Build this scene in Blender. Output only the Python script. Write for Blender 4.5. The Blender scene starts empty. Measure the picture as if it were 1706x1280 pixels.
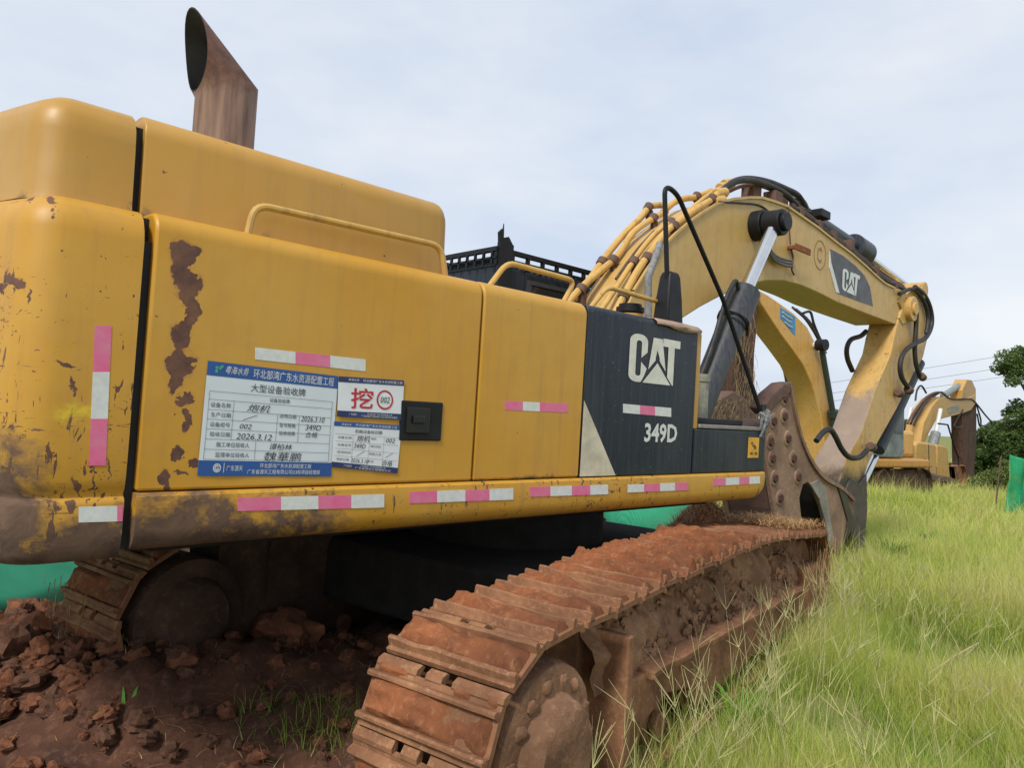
import bpy, bmesh, math, random
import numpy as np
from mathutils import Vector, Matrix, noise
R = math.radians
rng = random.Random(7)
scene = bpy.context.scene
COL = scene.collection

# ------------------------------------------------------------------ camera
FPX, CX, CY, ZC = 1200.0, 853.0, 640.0, 1.65
def _n(v): return v / np.linalg.norm(v)
_dX = _n(np.array([2137 - CX, 757 - CY, FPX]))
_dn = np.array([1647 - CX, 19700.0, FPX]); _dn = _n(_dn - _dX * _dn.dot(_dX))
_dZ = -_dn
_dY = np.cross(_dZ, _dX)
RW = np.array([_dX, _dY, _dZ])                 # camera axes (right, down, forward) -> world
camd = bpy.data.cameras.new('camera')
cam = bpy.data.objects.new('camera', camd); COL.objects.link(cam)
camd.sensor_fit = 'HORIZONTAL'; camd.sensor_width = 36.0
camd.lens = 36.0 * FPX / 1706.0
camd.clip_start = 0.05; camd.clip_end = 3000
M3 = Matrix([[RW[i][0], -RW[i][1], -RW[i][2]] for i in range(3)])
cam.matrix_world = Matrix.Translation((0, 0, ZC)) @ M3.to_4x4()
scene.camera = cam

# ------------------------------------------------------------------ sky, sun, exposure
SUN_EL, SUN_AZ = R(46), R(199)                 # azimuth of the sun measured from +X towards +Y
w = bpy.data.worlds.new('World'); scene.world = w; w.use_nodes = True
nt = w.node_tree; nt.nodes.clear()
wo = nt.nodes.new('ShaderNodeOutputWorld'); bg = nt.nodes.new('ShaderNodeBackground')
sky = nt.nodes.new('ShaderNodeTexSky'); sky.sky_type = 'NISHITA'; sky.sun_disc = False
sky.sun_elevation = SUN_EL; sky.sun_rotation = R(90) - SUN_AZ
sky.air_density = 1.0; sky.dust_density = 2.0; sky.ozone_density = 1.0
tc = nt.nodes.new('ShaderNodeTexCoord')
mp = nt.nodes.new('ShaderNodeMapping'); mp.inputs['Scale'].default_value = (1.0, 1.0, 2.6)
nz = nt.nodes.new('ShaderNodeTexNoise'); nz.inputs['Scale'].default_value = 1.9
nz.inputs['Detail'].default_value = 5; nz.inputs['Roughness'].default_value = 0.55
rp = nt.nodes.new('ShaderNodeValToRGB')
rp.color_ramp.elements[0].position = 0.28; rp.color_ramp.elements[0].color = (0.61, 0.71, 0.885, 1)
rp.color_ramp.elements[1].position = 0.68; rp.color_ramp.elements[1].color = (0.92, 0.95, 0.98, 1)
sc10 = nt.nodes.new('ShaderNodeVectorMath'); sc10.operation = 'SCALE'; sc10.inputs['Scale'].default_value = 9.6
mx = nt.nodes.new('ShaderNodeMix'); mx.data_type = 'RGBA'; mx.inputs['Factor'].default_value = 0.86
L = nt.links.new
L(tc.outputs['Generated'], mp.inputs['Vector']); L(mp.outputs['Vector'], nz.inputs['Vector'])
L(nz.outputs['Fac'], rp.inputs['Fac']); L(rp.outputs['Color'], sc10.inputs[0])
L(sky.outputs['Color'], mx.inputs['A']); L(sc10.outputs['Vector'], mx.inputs['B'])
L(mx.outputs['Result'], bg.inputs['Color']); bg.inputs['Strength'].default_value = 0.1
L(bg.outputs['Background'], wo.inputs['Surface'])
sd = bpy.data.lights.new('sun', 'SUN'); sd.energy = 3.0; sd.angle = R(12); sd.color = (1.0, 0.95, 0.87)
sun = bpy.data.objects.new('sun', sd); COL.objects.link(sun)
sv = Vector((math.cos(SUN_EL) * math.cos(SUN_AZ), math.cos(SUN_EL) * math.sin(SUN_AZ), math.sin(SUN_EL)))
sun.rotation_euler = sv.to_track_quat('Z', 'Y').to_euler(); sun.location = sv * 30
vs = scene.view_settings; vs.view_transform = 'Standard'; vs.look = 'None'; vs.exposure = 0.12; vs.gamma = 1.0
scene.cycles.max_bounces = 8; scene.cycles.transparent_max_bounces = 12
try:
    scene.cycles.use_denoising = True
except Exception: pass

# ------------------------------------------------------------------ from photo position to a plane of the machine
def _ray(px, py): return RW @ np.array([px - CX, py - CY, FPX])
def at_y(px, py, Y):
    r = _ray(px, py); t = Y / r[1]; return Vector((r[0] * t, Y, r[2] * t + ZC))
def at_x(px, py, X):
    r = _ray(px, py); t = X / r[0]; return Vector((X, r[1] * t, r[2] * t + ZC))
def at_z(px, py, Z):
    r = _ray(px, py); t = (Z - ZC) / r[2]; return Vector((r[0] * t, r[1] * t, Z))
def xz(pts, Y): return [(v.x, v.z) for v in (at_y(p[0], p[1], Y) for p in pts)]

# ------------------------------------------------------------------ object helpers
ROOTLOC = {}
def tag(o, label=None, cat=None, group=None, kind=None):
    if label: o['label'] = label
    if cat: o['category'] = cat
    if group: o['group'] = group
    if kind: o['kind'] = kind
    return o
def thing(name, label, cat, loc=(0, 0, 0), rz=0.0, group=None):
    o = bpy.data.objects.new(name, None); COL.objects.link(o)
    o.location = loc; o.rotation_euler = (0, 0, rz); o.empty_display_size = 0.2
    return tag(o, label, cat, group)
def root_of(o):
    while o.parent: o = o.parent
    return o
class MB:
    """collects shapes; build() links them as ONE mesh object"""
    def __init__(s): s.v = []; s.f = []; s.m = []
    def add(s, vs, fs, mi=0):
        b = len(s.v); s.v += [tuple(p) for p in vs]
        for f in fs: s.f.append(tuple(b + i for i in f)); s.m.append(mi)
        return s
    def box(s, x0, x1, y0, y1, z0, z1, mi=0, M=None):
        vs = [Vector((x, y, z)) for z in (z0, z1) for y in (y0, y1) for x in (x0, x1)]
        if M is not None: vs = [M @ p for p in vs]
        return s.add(vs, [(0, 2, 3, 1), (4, 5, 7, 6), (0, 1, 5, 4), (2, 6, 7, 3), (0, 4, 6, 2), (1, 3, 7, 5)], mi)
    def prism(s, poly, a, b, fn, mi=0, cap=True):
        """poly: 2-D outline; fn(u, v, w) -> point; extruded between w=a and w=b"""
        n = len(poly)
        vs = [fn(u, v, a) for u, v in poly] + [fn(u, v, b) for u, v in poly]
        fs = [(i, (i + 1) % n, n + (i + 1) % n, n + i) for i in range(n)]
        if cap: fs += [tuple(range(n - 1, -1, -1)), tuple(range(n, 2 * n))]
        return s.add(vs, fs, mi)
    def prism_y(s, poly, y0, y1, mi=0): return s.prism(poly, y0, y1, lambda u, v, w: (u, w, v), mi)
    def prism_x(s, poly, x0, x1, mi=0): return s.prism(poly, x0, x1, lambda u, v, w: (w, u, v), mi)
    def prism_z(s, poly, z0, z1, mi=0): return s.prism(poly, z0, z1, lambda u, v, w: (u, v, w), mi)
    def tube(s, pts, r, n=10, mi=0, cap=True):
        P = [Vector(p) for p in pts]; m = len(P)
        rs = r if isinstance(r, (list, tuple)) else [r] * m
        T = []
        for i in range(m):
            a = P[max(i - 1, 0)]; b = P[min(i + 1, m - 1)]
            T.append((b - a).normalized())
        up = Vector((0, 0, 1)) if abs(T[0].z) < 0.9 else Vector((1, 0, 0))
        N = (up - T[0] * up.dot(T[0])).normalized()
        vs = []
        for i in range(m):
            N = (N - T[i] * N.dot(T[i])).normalized(); B = T[i].cross(N)
            for k in range(n):
                a = 2 * math.pi * k / n
                vs.append(P[i] + (N * math.cos(a) + B * math.sin(a)) * rs[i])
        fs = []
        for i in range(m - 1):
            for k in range(n):
                fs.append((i * n + k, i * n + (k + 1) % n, (i + 1) * n + (k + 1) % n, (i + 1) * n + k))
        if cap: fs += [tuple(range(n - 1, -1, -1)), tuple((m - 1) * n + k for k in range(n))]
        return s.add(vs, fs, mi)
    def cyl(s, a, b, r, n=18, mi=0, r2=None): return s.tube([a, b], [r, r if r2 is None else r2], n, mi)
    def loft(s, rings, mi=0, cap0=True, cap1=True):
        n = len(rings[0]); vs = [p for r_ in rings for p in r_]; fs = []
        for i in range(len(rings) - 1):
            for k in range(n):
                fs.append((i * n + k, i * n + (k + 1) % n, (i + 1) * n + (k + 1) % n, (i + 1) * n + k))
        if cap0: fs.append(tuple(range(n - 1, -1, -1)))
        if cap1: fs.append(tuple((len(rings) - 1) * n + k for k in range(n)))
        return s.add(vs, fs, mi)
    def blob(s, c, rx, ry, rz, seed=0, amp=0.35, lat=7, lon=10, mi=0, freq=1.3):
        vs = []; fs = []
        for i in range(lat + 1):
            th = math.pi * i / lat
            for k in range(lon):
                ph = 2 * math.pi * k / lon
                d = Vector((math.sin(th) * math.cos(ph), math.sin(th) * math.sin(ph), math.cos(th)))
                q = 1 + amp * noise.noise(d * freq + Vector((seed * 3.1, seed * 1.7, seed))) + amp * .5 * noise.noise(d * freq * 2.6 + Vector((seed, 5, seed * 2.3)))
                vs.append((c[0] + d.x * rx * q, c[1] + d.y * ry * q, c[2] + d.z * rz * q))
        for i in range(lat):
            for k in range(lon):
                fs.append((i * lon + k, (i + 1) * lon + k, (i + 1) * lon + (k + 1) % lon, i * lon + (k + 1) % lon))
        return s.add(vs, fs, mi)
    def build(s, name, mats, parent=None, smooth=35, bevel=0, seg=2, world=True, local=None):
        """world=True: vertices are in world space and the parent's root has no rotation"""
        me = bpy.data.meshes.new(name)
        off = Vector((0, 0, 0))
        if parent is not None and world:
            off = Vector(root_of(parent).location)
        me.from_pydata([(p[0] - off.x, p[1] - off.y, p[2] - off.z) for p in s.v], [], s.f)
        if not isinstance(mats, (list, tuple)): mats = [mats]
        for m_ in mats: me.materials.append(m_)
        if len(mats) > 1: me.polygons.foreach_set('material_index', s.m)
        bm = bmesh.new(); bm.from_mesh(me); bmesh.ops.recalc_face_normals(bm, faces=bm.faces); bm.to_mesh(me); bm.free()
        if smooth:
            me.polygons.foreach_set('use_smooth', [True] * len(me.polygons))
            me.set_sharp_from_angle(angle=R(smooth))
        me.update()
        o = bpy.data.objects.new(name, me); COL.objects.link(o)
        if parent is not None: o.parent = parent
        if local is not None: o.matrix_local = local
        if bevel:
            b = o.modifiers.new('bevel', 'BEVEL'); b.width = bevel; b.segments = seg
            b.limit_method = 'ANGLE'; b.angle_limit = R(40); b.harden_normals = False
        return o
def curve_pts(pts, n=8):
    """Catmull-Rom through the points"""
    P = [Vector(p) for p in pts]; out = []
    for i in range(len(P) - 1):
        p0 = P[max(i - 1, 0)]; p1 = P[i]; p2 = P[i + 1]; p3 = P[min(i + 2, len(P) - 1)]
        for k in range(n):
            t = k / n; t2 = t * t; t3 = t2 * t
            out.append(0.5 * (2 * p1 + (p2 - p0) * t + (2 * p0 - 5 * p1 + 4 * p2 - p3) * t2 + (3 * p1 - p0 - 3 * p2 + p3) * t3))
    out.append(P[-1]); return out
def round_path(pts, r, n=5):
    """polyline with rounded corners"""
    P = [Vector(p) for p in pts]; out = [P[0]]
    for i in range(1, len(P) - 1):
        a = (P[i - 1] - P[i]); b = (P[i + 1] - P[i])
        d = min(r, a.length * .49, b.length * .49)
        A = P[i] + a.normalized() * d; B = P[i] + b.normalized() * d
        for k in range(n + 1):
            t = k / n; out.append(A * (1 - t) ** 2 + P[i] * 2 * t * (1 - t) + B * t * t)
    out.append(P[-1]); return out
def offset_poly(poly, d):
    """inset a closed 2-D outline (counter-clockwise) by d"""
    n = len(poly); out = []
    for i in range(n):
        p0 = Vector(poly[i - 1]); p1 = Vector(poly[i]); p2 = Vector(poly[(i + 1) % n])
        e1 = (p1 - p0).normalized(); e2 = (p2 - p1).normalized()
        n1 = Vector((-e1.y, e1.x)); n2 = Vector((-e2.y, e2.x))
        b = (n1 + n2); b = b / max(b.dot(n1), 0.35) if b.length > 1e-6 else n1
        q = p1 + b * d; out.append((q.x, q.y))
    return out

# ------------------------------------------------------------------ material helpers
class NT:
    def __init__(s, name):
        s.m = bpy.data.materials.new(name); s.m.use_nodes = True
        s.t = s.m.node_tree; s.t.nodes.clear()
        s.out = s.t.nodes.new('ShaderNodeOutputMaterial')
        s.b = s.t.nodes.new('ShaderNodeBsdfPrincipled')
        s.t.links.new(s.b.outputs[0], s.out.inputs[0])
        s.tc = s.t.nodes.new('ShaderNodeTexCoord'); s.obj = s.tc.outputs['Object']
    def put(s, inp, val):
        if hasattr(val, 'links') or isinstance(val, bpy.types.NodeSocket): s.t.links.new(val, inp)
        elif isinstance(val, (tuple, list)) and len(val) == 3 and inp.type == 'RGBA': inp.default_value = (*val, 1)
        else: inp.default_value = val
    def math(s, op, a, b=0.0, c=0.0, clamp=False):
        n = s.t.nodes.new('ShaderNodeMath'); n.operation = op; n.use_clamp = clamp
        for i, q in enumerate((a, b, c)): s.put(n.inputs[i], q)
        return n.outputs[0]
    def vmath(s, op, a, b=(0, 0, 0), sc=None):
        n = s.t.nodes.new('ShaderNodeVectorMath'); n.operation = op
        s.put(n.inputs[0], a); s.put(n.inputs[1], b)
        if sc is not None: s.put(n.inputs['Scale'], sc)
        return n.outputs['Value'] if op in ('LENGTH', 'DISTANCE', 'DOT_PRODUCT') else n.outputs['Vector']
    def noise(s, scale, detail=4, rough=0.55, vec=None, stretch=None, dist=0.0, color=False, off=(0, 0, 0)):
        v = vec if vec is not None else s.obj
        if stretch or off != (0, 0, 0):
            mp = s.t.nodes.new('ShaderNodeMapping'); s.put(mp.inputs['Vector'], v)
            if stretch: mp.inputs['Scale'].default_value = stretch
            mp.inputs['Location'].default_value = off
            v = mp.outputs[0]
        n = s.t.nodes.new('ShaderNodeTexNoise'); s.put(n.inputs['Vector'], v)
        n.inputs['Scale'].default_value = scale; n.inputs['Detail'].default_value = detail
        n.inputs['Roughness'].default_value = rough; n.inputs['Distortion'].default_value = dist
        return n.outputs['Color'] if color else n.outputs['Fac']
    def ramp(s, x, lo, hi):
        n = s.t.nodes.new('ShaderNodeMapRange'); n.clamp = True
        s.put(n.inputs[0], x); n.inputs[1].default_value = lo; n.inputs[2].default_value = hi
        return n.outputs[0]
    def mix(s, f, a, b):
        n = s.t.nodes.new('ShaderNodeMix'); n.data_type = 'RGBA'
        s.put(n.inputs['Factor'], f); s.put(n.inputs['A'], a); s.put(n.inputs['B'], b)
        return n.outputs['Result']
    def mixf(s, f, a, b):
        n = s.t.nodes.new('ShaderNodeMix'); n.data_type = 'FLOAT'
        s.put(n.inputs[0], f); s.put(n.inputs[2], a); s.put(n.inputs[3], b)
        return n.outputs[0]
    def sep(s, v):
        n = s.t.nodes.new('ShaderNodeSeparateXYZ'); s.put(n.inputs[0], v); return n.outputs
    def comb(s, x, y, z):
        n = s.t.nodes.new('ShaderNodeCombineXYZ')
        for i, q in enumerate((x, y, z)): s.put(n.inputs[i], q)
        return n.outputs[0]
    def bump(s, h, strength=0.3, dist=0.01):
        n = s.t.nodes.new('ShaderNodeBump'); s.put(n.inputs['Height'], h)
        n.inputs['Strength'].default_value = strength; n.inputs['Distance'].default_value = dist
        s.t.links.new(n.outputs[0], s.b.inputs['Normal']); return n
    def attr(s, name):
        n = s.t.nodes.new('ShaderNodeAttribute'); n.attribute_name = name; return n.outputs['Fac']
    def done(s, color, rough=0.6, metal=0.0, spec=0.5):
        s.put(s.b.inputs['Base Color'], color); s.put(s.b.inputs['Roughness'], rough)
        s.put(s.b.inputs['Metallic'], metal); s.put(s.b.inputs['Specular IOR Level'], spec)
        return s.m
    def inv(s, x): return s.math('SUBTRACT', 1.0, x)

def yellow_paint(name, chips=0.5, grime=None, grime_x=None, patches=None, streak=0.3, base=(0.50, 0.250, 0.018), fade=(0.52, 0.30, 0.052), ox=(0, 0, 0), scratch=0.0, yellowstain=None, corner=None):
    """worn machine paint. grime=(z_low, z_high) in world height: mud below; patches: peeled spots (x, z, rx, rz) on the side"""
    k = NT(name)
    P = k.vmath('ADD', k.obj, ox); X, Y, Z = k.sep(P)[0:3]
    big = k.noise(1.1, 4, 0.6, vec=P)
    col = k.mix(k.ramp(big, 0.35, 0.72), base, fade)
    fine = k.noise(9, 5, 0.6, vec=P)
    col = k.mix(k.math('MULTIPLY', k.ramp(fine, 0.45, 0.8), 0.35), col, (0.40, 0.20, 0.05))
    st = k.noise(6, 4, 0.6, vec=P, stretch=(3.0, 3.0, 0.16))
    col = k.mix(k.math('MULTIPLY', k.ramp(st, 0.52, 0.80), streak), col, (0.22, 0.13, 0.07))
    # small chips in clusters
    c1 = k.noise(17, 3, 0.7, vec=P); c2 = k.noise(2.3, 2, 0.5, vec=P, off=(3.3, 1.2, 0))
    cm = k.ramp(k.math('ADD', c1, k.math('MULTIPLY', c2, 0.22)), 0.86 - 0.075 * chips, 0.875 - 0.075 * chips)
    rust = k.mix(k.ramp(k.noise(11, 6, 0.75, vec=P), .3, .7), (0.062, 0.030, 0.027), (0.19, 0.088, 0.05))
    mask = cm
    if scratch:
        s1 = k.math('MAXIMUM', k.noise(13, 3, 0.65, vec=P, stretch=(1.6, 1.6, 0.45), dist=1.2), k.math('SUBTRACT', k.noise(26, 3, 0.7, vec=P, stretch=(.5, .5, 1.5), dist=1.6, off=(2, 5, 1)), .015))
        s2 = k.noise(1.6, 2, 0.5, vec=P, off=(7, 2, 1))
        zf = k.ramp(Z, 2.15, 1.45)
        sm = k.ramp(k.math('ADD', k.math('ADD', s1, k.math('MULTIPLY', s2, 0.25)), k.math('MULTIPLY', zf, 0.06)), 0.845 - 0.05 * scratch, 0.86 - 0.05 * scratch)
        mask = k.math('MAXIMUM', mask, sm)
    if patches:
        wob = k.noise(7, 4, 0.65, vec=P, color=True)
        wv = k.vmath('SCALE', k.vmath('SUBTRACT', wob, (0.5, 0.5, 0.5)), sc=0.16)
        Q = k.vmath('ADD', P, wv); qx, qy, qz = k.sep(Q)[0:3]
        best = None
        for (px, pz, rx, rz_) in patches:
            d = k.vmath('LENGTH', k.comb(k.math('DIVIDE', k.math('SUBTRACT', qx, px), rx), 0.0, k.math('DIVIDE', k.math('SUBTRACT', qz, pz), rz_)))
            best = d if best is None else k.math('MINIMUM', best, d)
        mask = k.math('MAXIMUM', mask, k.math('LESS_THAN', best, 1.0))
        halo = k.math('MULTIPLY', k.ramp(best, 1.35, 1.0), k.ramp(k.noise(22, 4, .7, vec=P), .42, .62))
        col = k.mix(k.math('MULTIPLY', halo, .75), col, (0.30, 0.125, 0.035))
    col = k.mix(mask, col, rust)
    rough = k.mixf(mask, k.mixf(fine, 0.33, 0.55), 0.75)
    if grime:
        g = k.noise(3.2, 6, 0.68, vec=P, stretch=(1, 1, 1.5)); g2 = k.noise(15, 4, 0.7, vec=P)
        zz = k.ramp(Z, grime[1], grime[0])
        if grime_x: zz = k.math('MULTIPLY', zz, k.ramp(X, grime_x[1], grime_x[0]))
        g3 = k.noise(7.5, 5, 0.7, vec=P, off=(4, 1, 2), dist=.6)
        gm = k.ramp(k.math('ADD', k.math('ADD', k.math('ADD', k.math('MULTIPLY', g, 0.75), k.math('MULTIPLY', g2, 0.35)), k.math('MULTIPLY', g3, 0.55)), k.math('MULTIPLY', zz, 0.55)), 1.06, 1.24)
        if corner:
            cm_ = k.math('MULTIPLY', k.ramp(Z, corner[1], corner[0]), k.ramp(X, corner[3], corner[2]))
            gm = k.math('MAXIMUM', gm, k.ramp(k.math('ADD', k.math('ADD', k.math('MULTIPLY', g, .6), k.math('MULTIPLY', g3, .6)), k.math('MULTIPLY', cm_, .75)), .98, 1.18))
        mud = k.mix(k.ramp(g3, .35, .65), (0.050, 0.031, 0.024), (0.150, 0.090, 0.058))
        col = k.mix(gm, col, mud); rough = k.mixf(gm, rough, 0.9)
    if yellowstain:
        px, pz, rx, rz_ = yellowstain
        d = k.vmath('LENGTH', k.comb(k.math('DIVIDE', k.math('SUBTRACT', X, px), rx), 0.0, k.math('DIVIDE', k.math('SUBTRACT', Z, pz), rz_)))
        f = k.ramp(k.math('ADD', d, k.math('MULTIPLY', k.noise(10, 4, 0.7, vec=P), 1.6)), 1.75, 1.3)
        col = k.mix(k.math('MULTIPLY', k.math('MULTIPLY', f, .8), k.ramp(k.noise(14, 5, .75, vec=P, dist=1.0), .38, .6)), col, (0.66, 0.49, 0.03))
    k.bump(k.math('ADD', k.math('ADD', k.math('MULTIPLY', k.inv(mask), 0.5), k.math('MULTIPLY', big, 5.0)), k.math('MULTIPLY', fine, .12)), 0.30, 0.006)
    return k.done(col, rough, 0, 0.42)

def simple(name, c, rough=0.6, metal=0.0, var=0.25, scale=8, bump=0.0, c2=None, spec=0.5):
    k = NT(name); n = k.noise(scale, 5, 0.62)
    c2 = c2 or tuple(x * (1 - var * 1.6) for x in c)
    col = k.mix(k.ramp(n, 0.3, 0.7), c, c2)
    if bump: k.bump(n, bump, 0.01)
    return k.done(col, k.mixf(n, max(rough - .1, 0), min(rough + .12, 1)), metal, spec)

def dark_paint(name, c=(0.022, 0.030, 0.040), dust=0.5):
    k = NT(name)
    st = k.noise(14, 4, 0.65, stretch=(3.0, 3.0, 0.12)); pa = k.noise(1.4, 4, 0.6)
    f = k.math('MULTIPLY', k.ramp(k.math('ADD', st, k.math('MULTIPLY', pa, 0.5)), 0.66, 1.05), dust)
    col = k.mix(f, c, (0.16, 0.155, 0.15))
    sp = k.ramp(k.noise(60, 2, 0.5), 0.70, 0.74)
    col = k.mix(k.math('MULTIPLY', sp, 0.5), col, (0.2, 0.2, 0.19))
    return k.done(col, k.mixf(f, 0.38, 0.7), 0, 0.28)

def mud_mat(name, a=(0.31, 0.110, 0.045), b=(0.14, 0.055, 0.028), c=(0.40, 0.21, 0.115), scale=5, bump=0.6):
    k = NT(name)
    n1 = k.noise(scale, 7, 0.68); n2 = k.noise(scale * 6, 5, 0.7); n3 = k.noise(scale * .4, 3, 0.5)
    col = k.mix(k.ramp(n1, 0.35, 0.62), b, a)
    col = k.mix(k.math('MULTIPLY', k.ramp(n2, 0.52, 0.75), 0.75), col, c)
    col = k.mix(k.math('MULTIPLY', k.ramp(n3, 0.42, 0.68), 0.7), col, tuple(x * .6 for x in b))
    k.bump(k.math('ADD', n1, k.math('MULTIPLY', n2, 0.45)), bump, 0.02)
    return k.done(col, 0.92, 0, 0.2)
MAT = {}
def M_(n): return MAT[n]
# ------------------------------------------------------------------ main machine: set-out
XC, YC, ZG = 4.0, 4.27, -0.18
ML = (XC, YC, ZG)
YS = 2.942                                       # right side of the upper body
ZB, ZSEAM, ZT = 1.02, 1.243, 2.325
UH = 3.126; ZU = 2.735                           # upper hood side, its top edge
Y2 = 2 * YC - YS

def px_patches(lst):
    out = []
    for (px, py, rx, ry) in lst:
        c = at_y(px, py, YS); a = at_y(px + rx, py, YS); b = at_y(px, py + ry, YS)
        out.append((c.x, c.z, abs(a.x - c.x), abs(b.z - c.z)))
    return out
PEEL = px_patches([(312, 424, 27, 22), (303, 455, 15, 26), (308, 492, 18, 14), (316, 520, 13, 34), (306, 555, 16, 24),
                   (303, 605, 21, 28), (322, 470, 16, 20), (300, 640, 14, 14), (296, 757, 9, 12), (276, 795, 11, 10), (282, 812, 5, 14),
                   (322, 772, 10, 9), (310, 700, 6, 16), (302, 790, 8, 4), (315, 668, 10, 8)])
CWP = px_patches([(30, 462, 16, 10), (22, 477, 12, 6), (50, 487, 3, 14), (60, 320, 9, 7), (95, 327, 10, 6), (100, 608, 20, 3), (115, 640, 3, 12),
                  (150, 800, 2, 13), (175, 780, 2, 18)])
MAT['cw'] = yellow_paint('counterweight_paint', 0.75, (1.02, 1.36), None, CWP, 0.25, ox=ML, scratch=0.9, yellowstain=(0.63, 1.53, 0.10, 0.06), corner=(1.25, 1.75, .46, .80))
MAT['cwlow'] = yellow_paint('counterweight_lower_paint', 0.9, (1.25, 2.0), None, None, 0.4, ox=ML, scratch=0.6)
MAT['door'] = yellow_paint('door_paint', 0.35, None, None, PEEL, 0.22, ox=ML)
MAT['door2'] = yellow_paint('rear_door_paint', 0.3, (1.2, 1.32), None, None, 0.3, ox=ML)
MAT['hood'] = yellow_paint('hood_paint', 0.5, (2.26, 2.42), (0.6, 2.6), None, 0.25, ox=ML, base=(0.42, 0.225, 0.035), fade=(0.44, 0.275, 0.09))
MAT['rail'] = yellow_paint('sill_paint', 0.8, (1.0, 1.5), (1.05, 2.35), None, 0.35, ox=ML, scratch=0.45)
MAT['boom'] = yellow_paint('boom_paint', 0.35, None, None, None, 0.35, base=(0.51, 0.325, 0.098), fade=(0.54, 0.37, 0.14), ox=ML)
MAT['stick'] = yellow_paint('stick_paint', 0.8, None, None, None, 0.6, base=(0.54, 0.31, 0.075), fade=(0.54, 0.36, 0.13), ox=ML, scratch=0.7)
_m = MAT['stick']; _t = _m.node_tree; _b = [n for n in _t.nodes if n.type == 'BSDF_PRINCIPLED'][0]
k = NT.__new__(NT); k.m = _m; k.t = _t; k.b = _b; k.tc = [n for n in _t.nodes if n.type == 'TEX_COORD'][0]; k.obj = k.tc.outputs['Object']
Ps = k.vmath('ADD', k.obj, ML); Xw, Yw, Zw = k.sep(Ps)[0:3]
old = _b.inputs['Base Color'].links[0].from_socket
n1 = k.noise(5, 6, .7, vec=Ps, stretch=(1, 1, .5)); n2 = k.noise(2.2, 3, .6, vec=Ps)
f = k.math('ADD', k.math('ADD', k.ramp(Zw, 2.55, 1.75), k.math('MULTIPLY', n1, 1.1)), k.math('MULTIPLY', n2, .6))
f = k.math('MULTIPLY', k.ramp(f, 1.18, 1.42), k.math('MULTIPLY', k.math('GREATER_THAN', Yw, 3.963), k.ramp(Zw, .75, 1.15)))
g_ = k.math('MULTIPLY', k.ramp(k.math('ADD', Zw, k.math('MULTIPLY', n1, .5)), 1.38, 1.18), k.math('LESS_THAN', Xw, 10.9))
c_ = k.mix(f, old, k.mix(n1, (0.36, 0.27, 0.20), (0.20, 0.145, 0.115)))
k.put(_b.inputs['Base Color'], k.mix(g_, c_, (0.035, 0.028, 0.024)))
MAT['pipe'] = yellow_paint('pipe_paint', 0.6, None, None, None, 0.7, base=(0.54, 0.32, 0.075), fade=(0.58, 0.37, 0.12), ox=ML)
MAT['mudshade'] = mud_mat('shaded_mud', (0.10, 0.058, 0.038), (0.055, 0.033, 0.024), (0.16, 0.10, 0.065), 4.2, 0.6)  # mud darkened to carry the shade on the far track's inner side
MAT['dark'] = dark_paint('black_panel_paint', (0.010, 0.018, 0.029), 0.20)
MAT['black'] = simple('black_paint', (0.011, 0.012, 0.015), 0.5, var=0.3, spec=.3)
MAT['cyl'] = dark_paint('cylinder_paint', (0.030, 0.036, 0.046), 0.35)
MAT['chrome'] = simple('chromed_rod', (0.72, 0.73, 0.74), 0.16, 1.0, 0.1)
MAT['rubber'] = simple('hose_rubber', (0.028, 0.027, 0.027), 0.6, var=0.4)
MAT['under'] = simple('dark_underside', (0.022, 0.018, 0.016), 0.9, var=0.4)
MAT['gap'] = simple('seal_rubber', (0.012, 0.012, 0.014), 0.7)
MAT['rust'] = simple('rusty_steel', (0.145, 0.082, 0.058), 0.85, 0.0, 0.3, 14, 0.3, c2=(0.085, 0.052, 0.045))
MAT['exh'] = None
k = NT('exhaust_steel'); Xs = k.sep(k.obj)
st = k.noise(9, 4, 0.65, stretch=(3, 3, 0.25)); n = k.noise(24, 4, 0.65)
zf = k.ramp(k.math('ADD', Xs[2], k.math('MULTIPLY', n, 0.1)), 3.36, 3.46)
lowc = k.mix(k.ramp(st, 0.35, 0.68), (0.30, 0.195, 0.15), (0.12, 0.074, 0.06))
hic = k.mix(k.ramp(n, 0.3, 0.7), (0.22, 0.105, 0.072), (0.10, 0.052, 0.043))
k.bump(n, 0.2, 0.004); MAT['exh'] = k.done(k.mix(zf, lowc, hic), 0.7, 0.15)
MAT['white'] = simple('reflective_white', (0.66, 0.69, 0.68), 0.4, var=0.12, scale=30)
MAT['pink'] = simple('reflective_pink', (0.68, 0.105, 0.26), 0.4, var=0.2, scale=14, c2=(0.62, 0.20, 0.32))
MAT['logo'] = simple('logo_white', (0.70, 0.70, 0.62), 0.5, var=0.14, scale=16)
MAT['mud'] = mud_mat('red_mud')
MAT['muddark'] = mud_mat('packed_mud', (0.32, 0.175, 0.10), (0.165, 0.085, 0.05), (0.46, 0.29, 0.18), 4.2, 0.9)
MAT['mudsteel'] = mud_mat('muddy_steel', (0.33, 0.165, 0.085), (0.19, 0.088, 0.048), (0.50, 0.31, 0.185), 7, 0.35)
MAT['brk'] = mud_mat('weathered_plate', (0.30, 0.195, 0.13), (0.20, 0.125, 0.088), (0.42, 0.30, 0.215), 3.4, 0.3)
MAT['brkgrey'] = mud_mat('scraped_grey_plate', (0.33, 0.31, 0.26), (0.20, 0.19, 0.16), (0.50, 0.47, 0.39), 5, 0.2)
MAT['glass'] = simple('dusty_glass', (0.020, 0.024, 0.024), 0.08, var=0.2, spec=0.8)
MAT['grip'] = simple('silver_sheath', (0.26, 0.265, 0.28), 0.7, 0.0, .3, 30)
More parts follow.
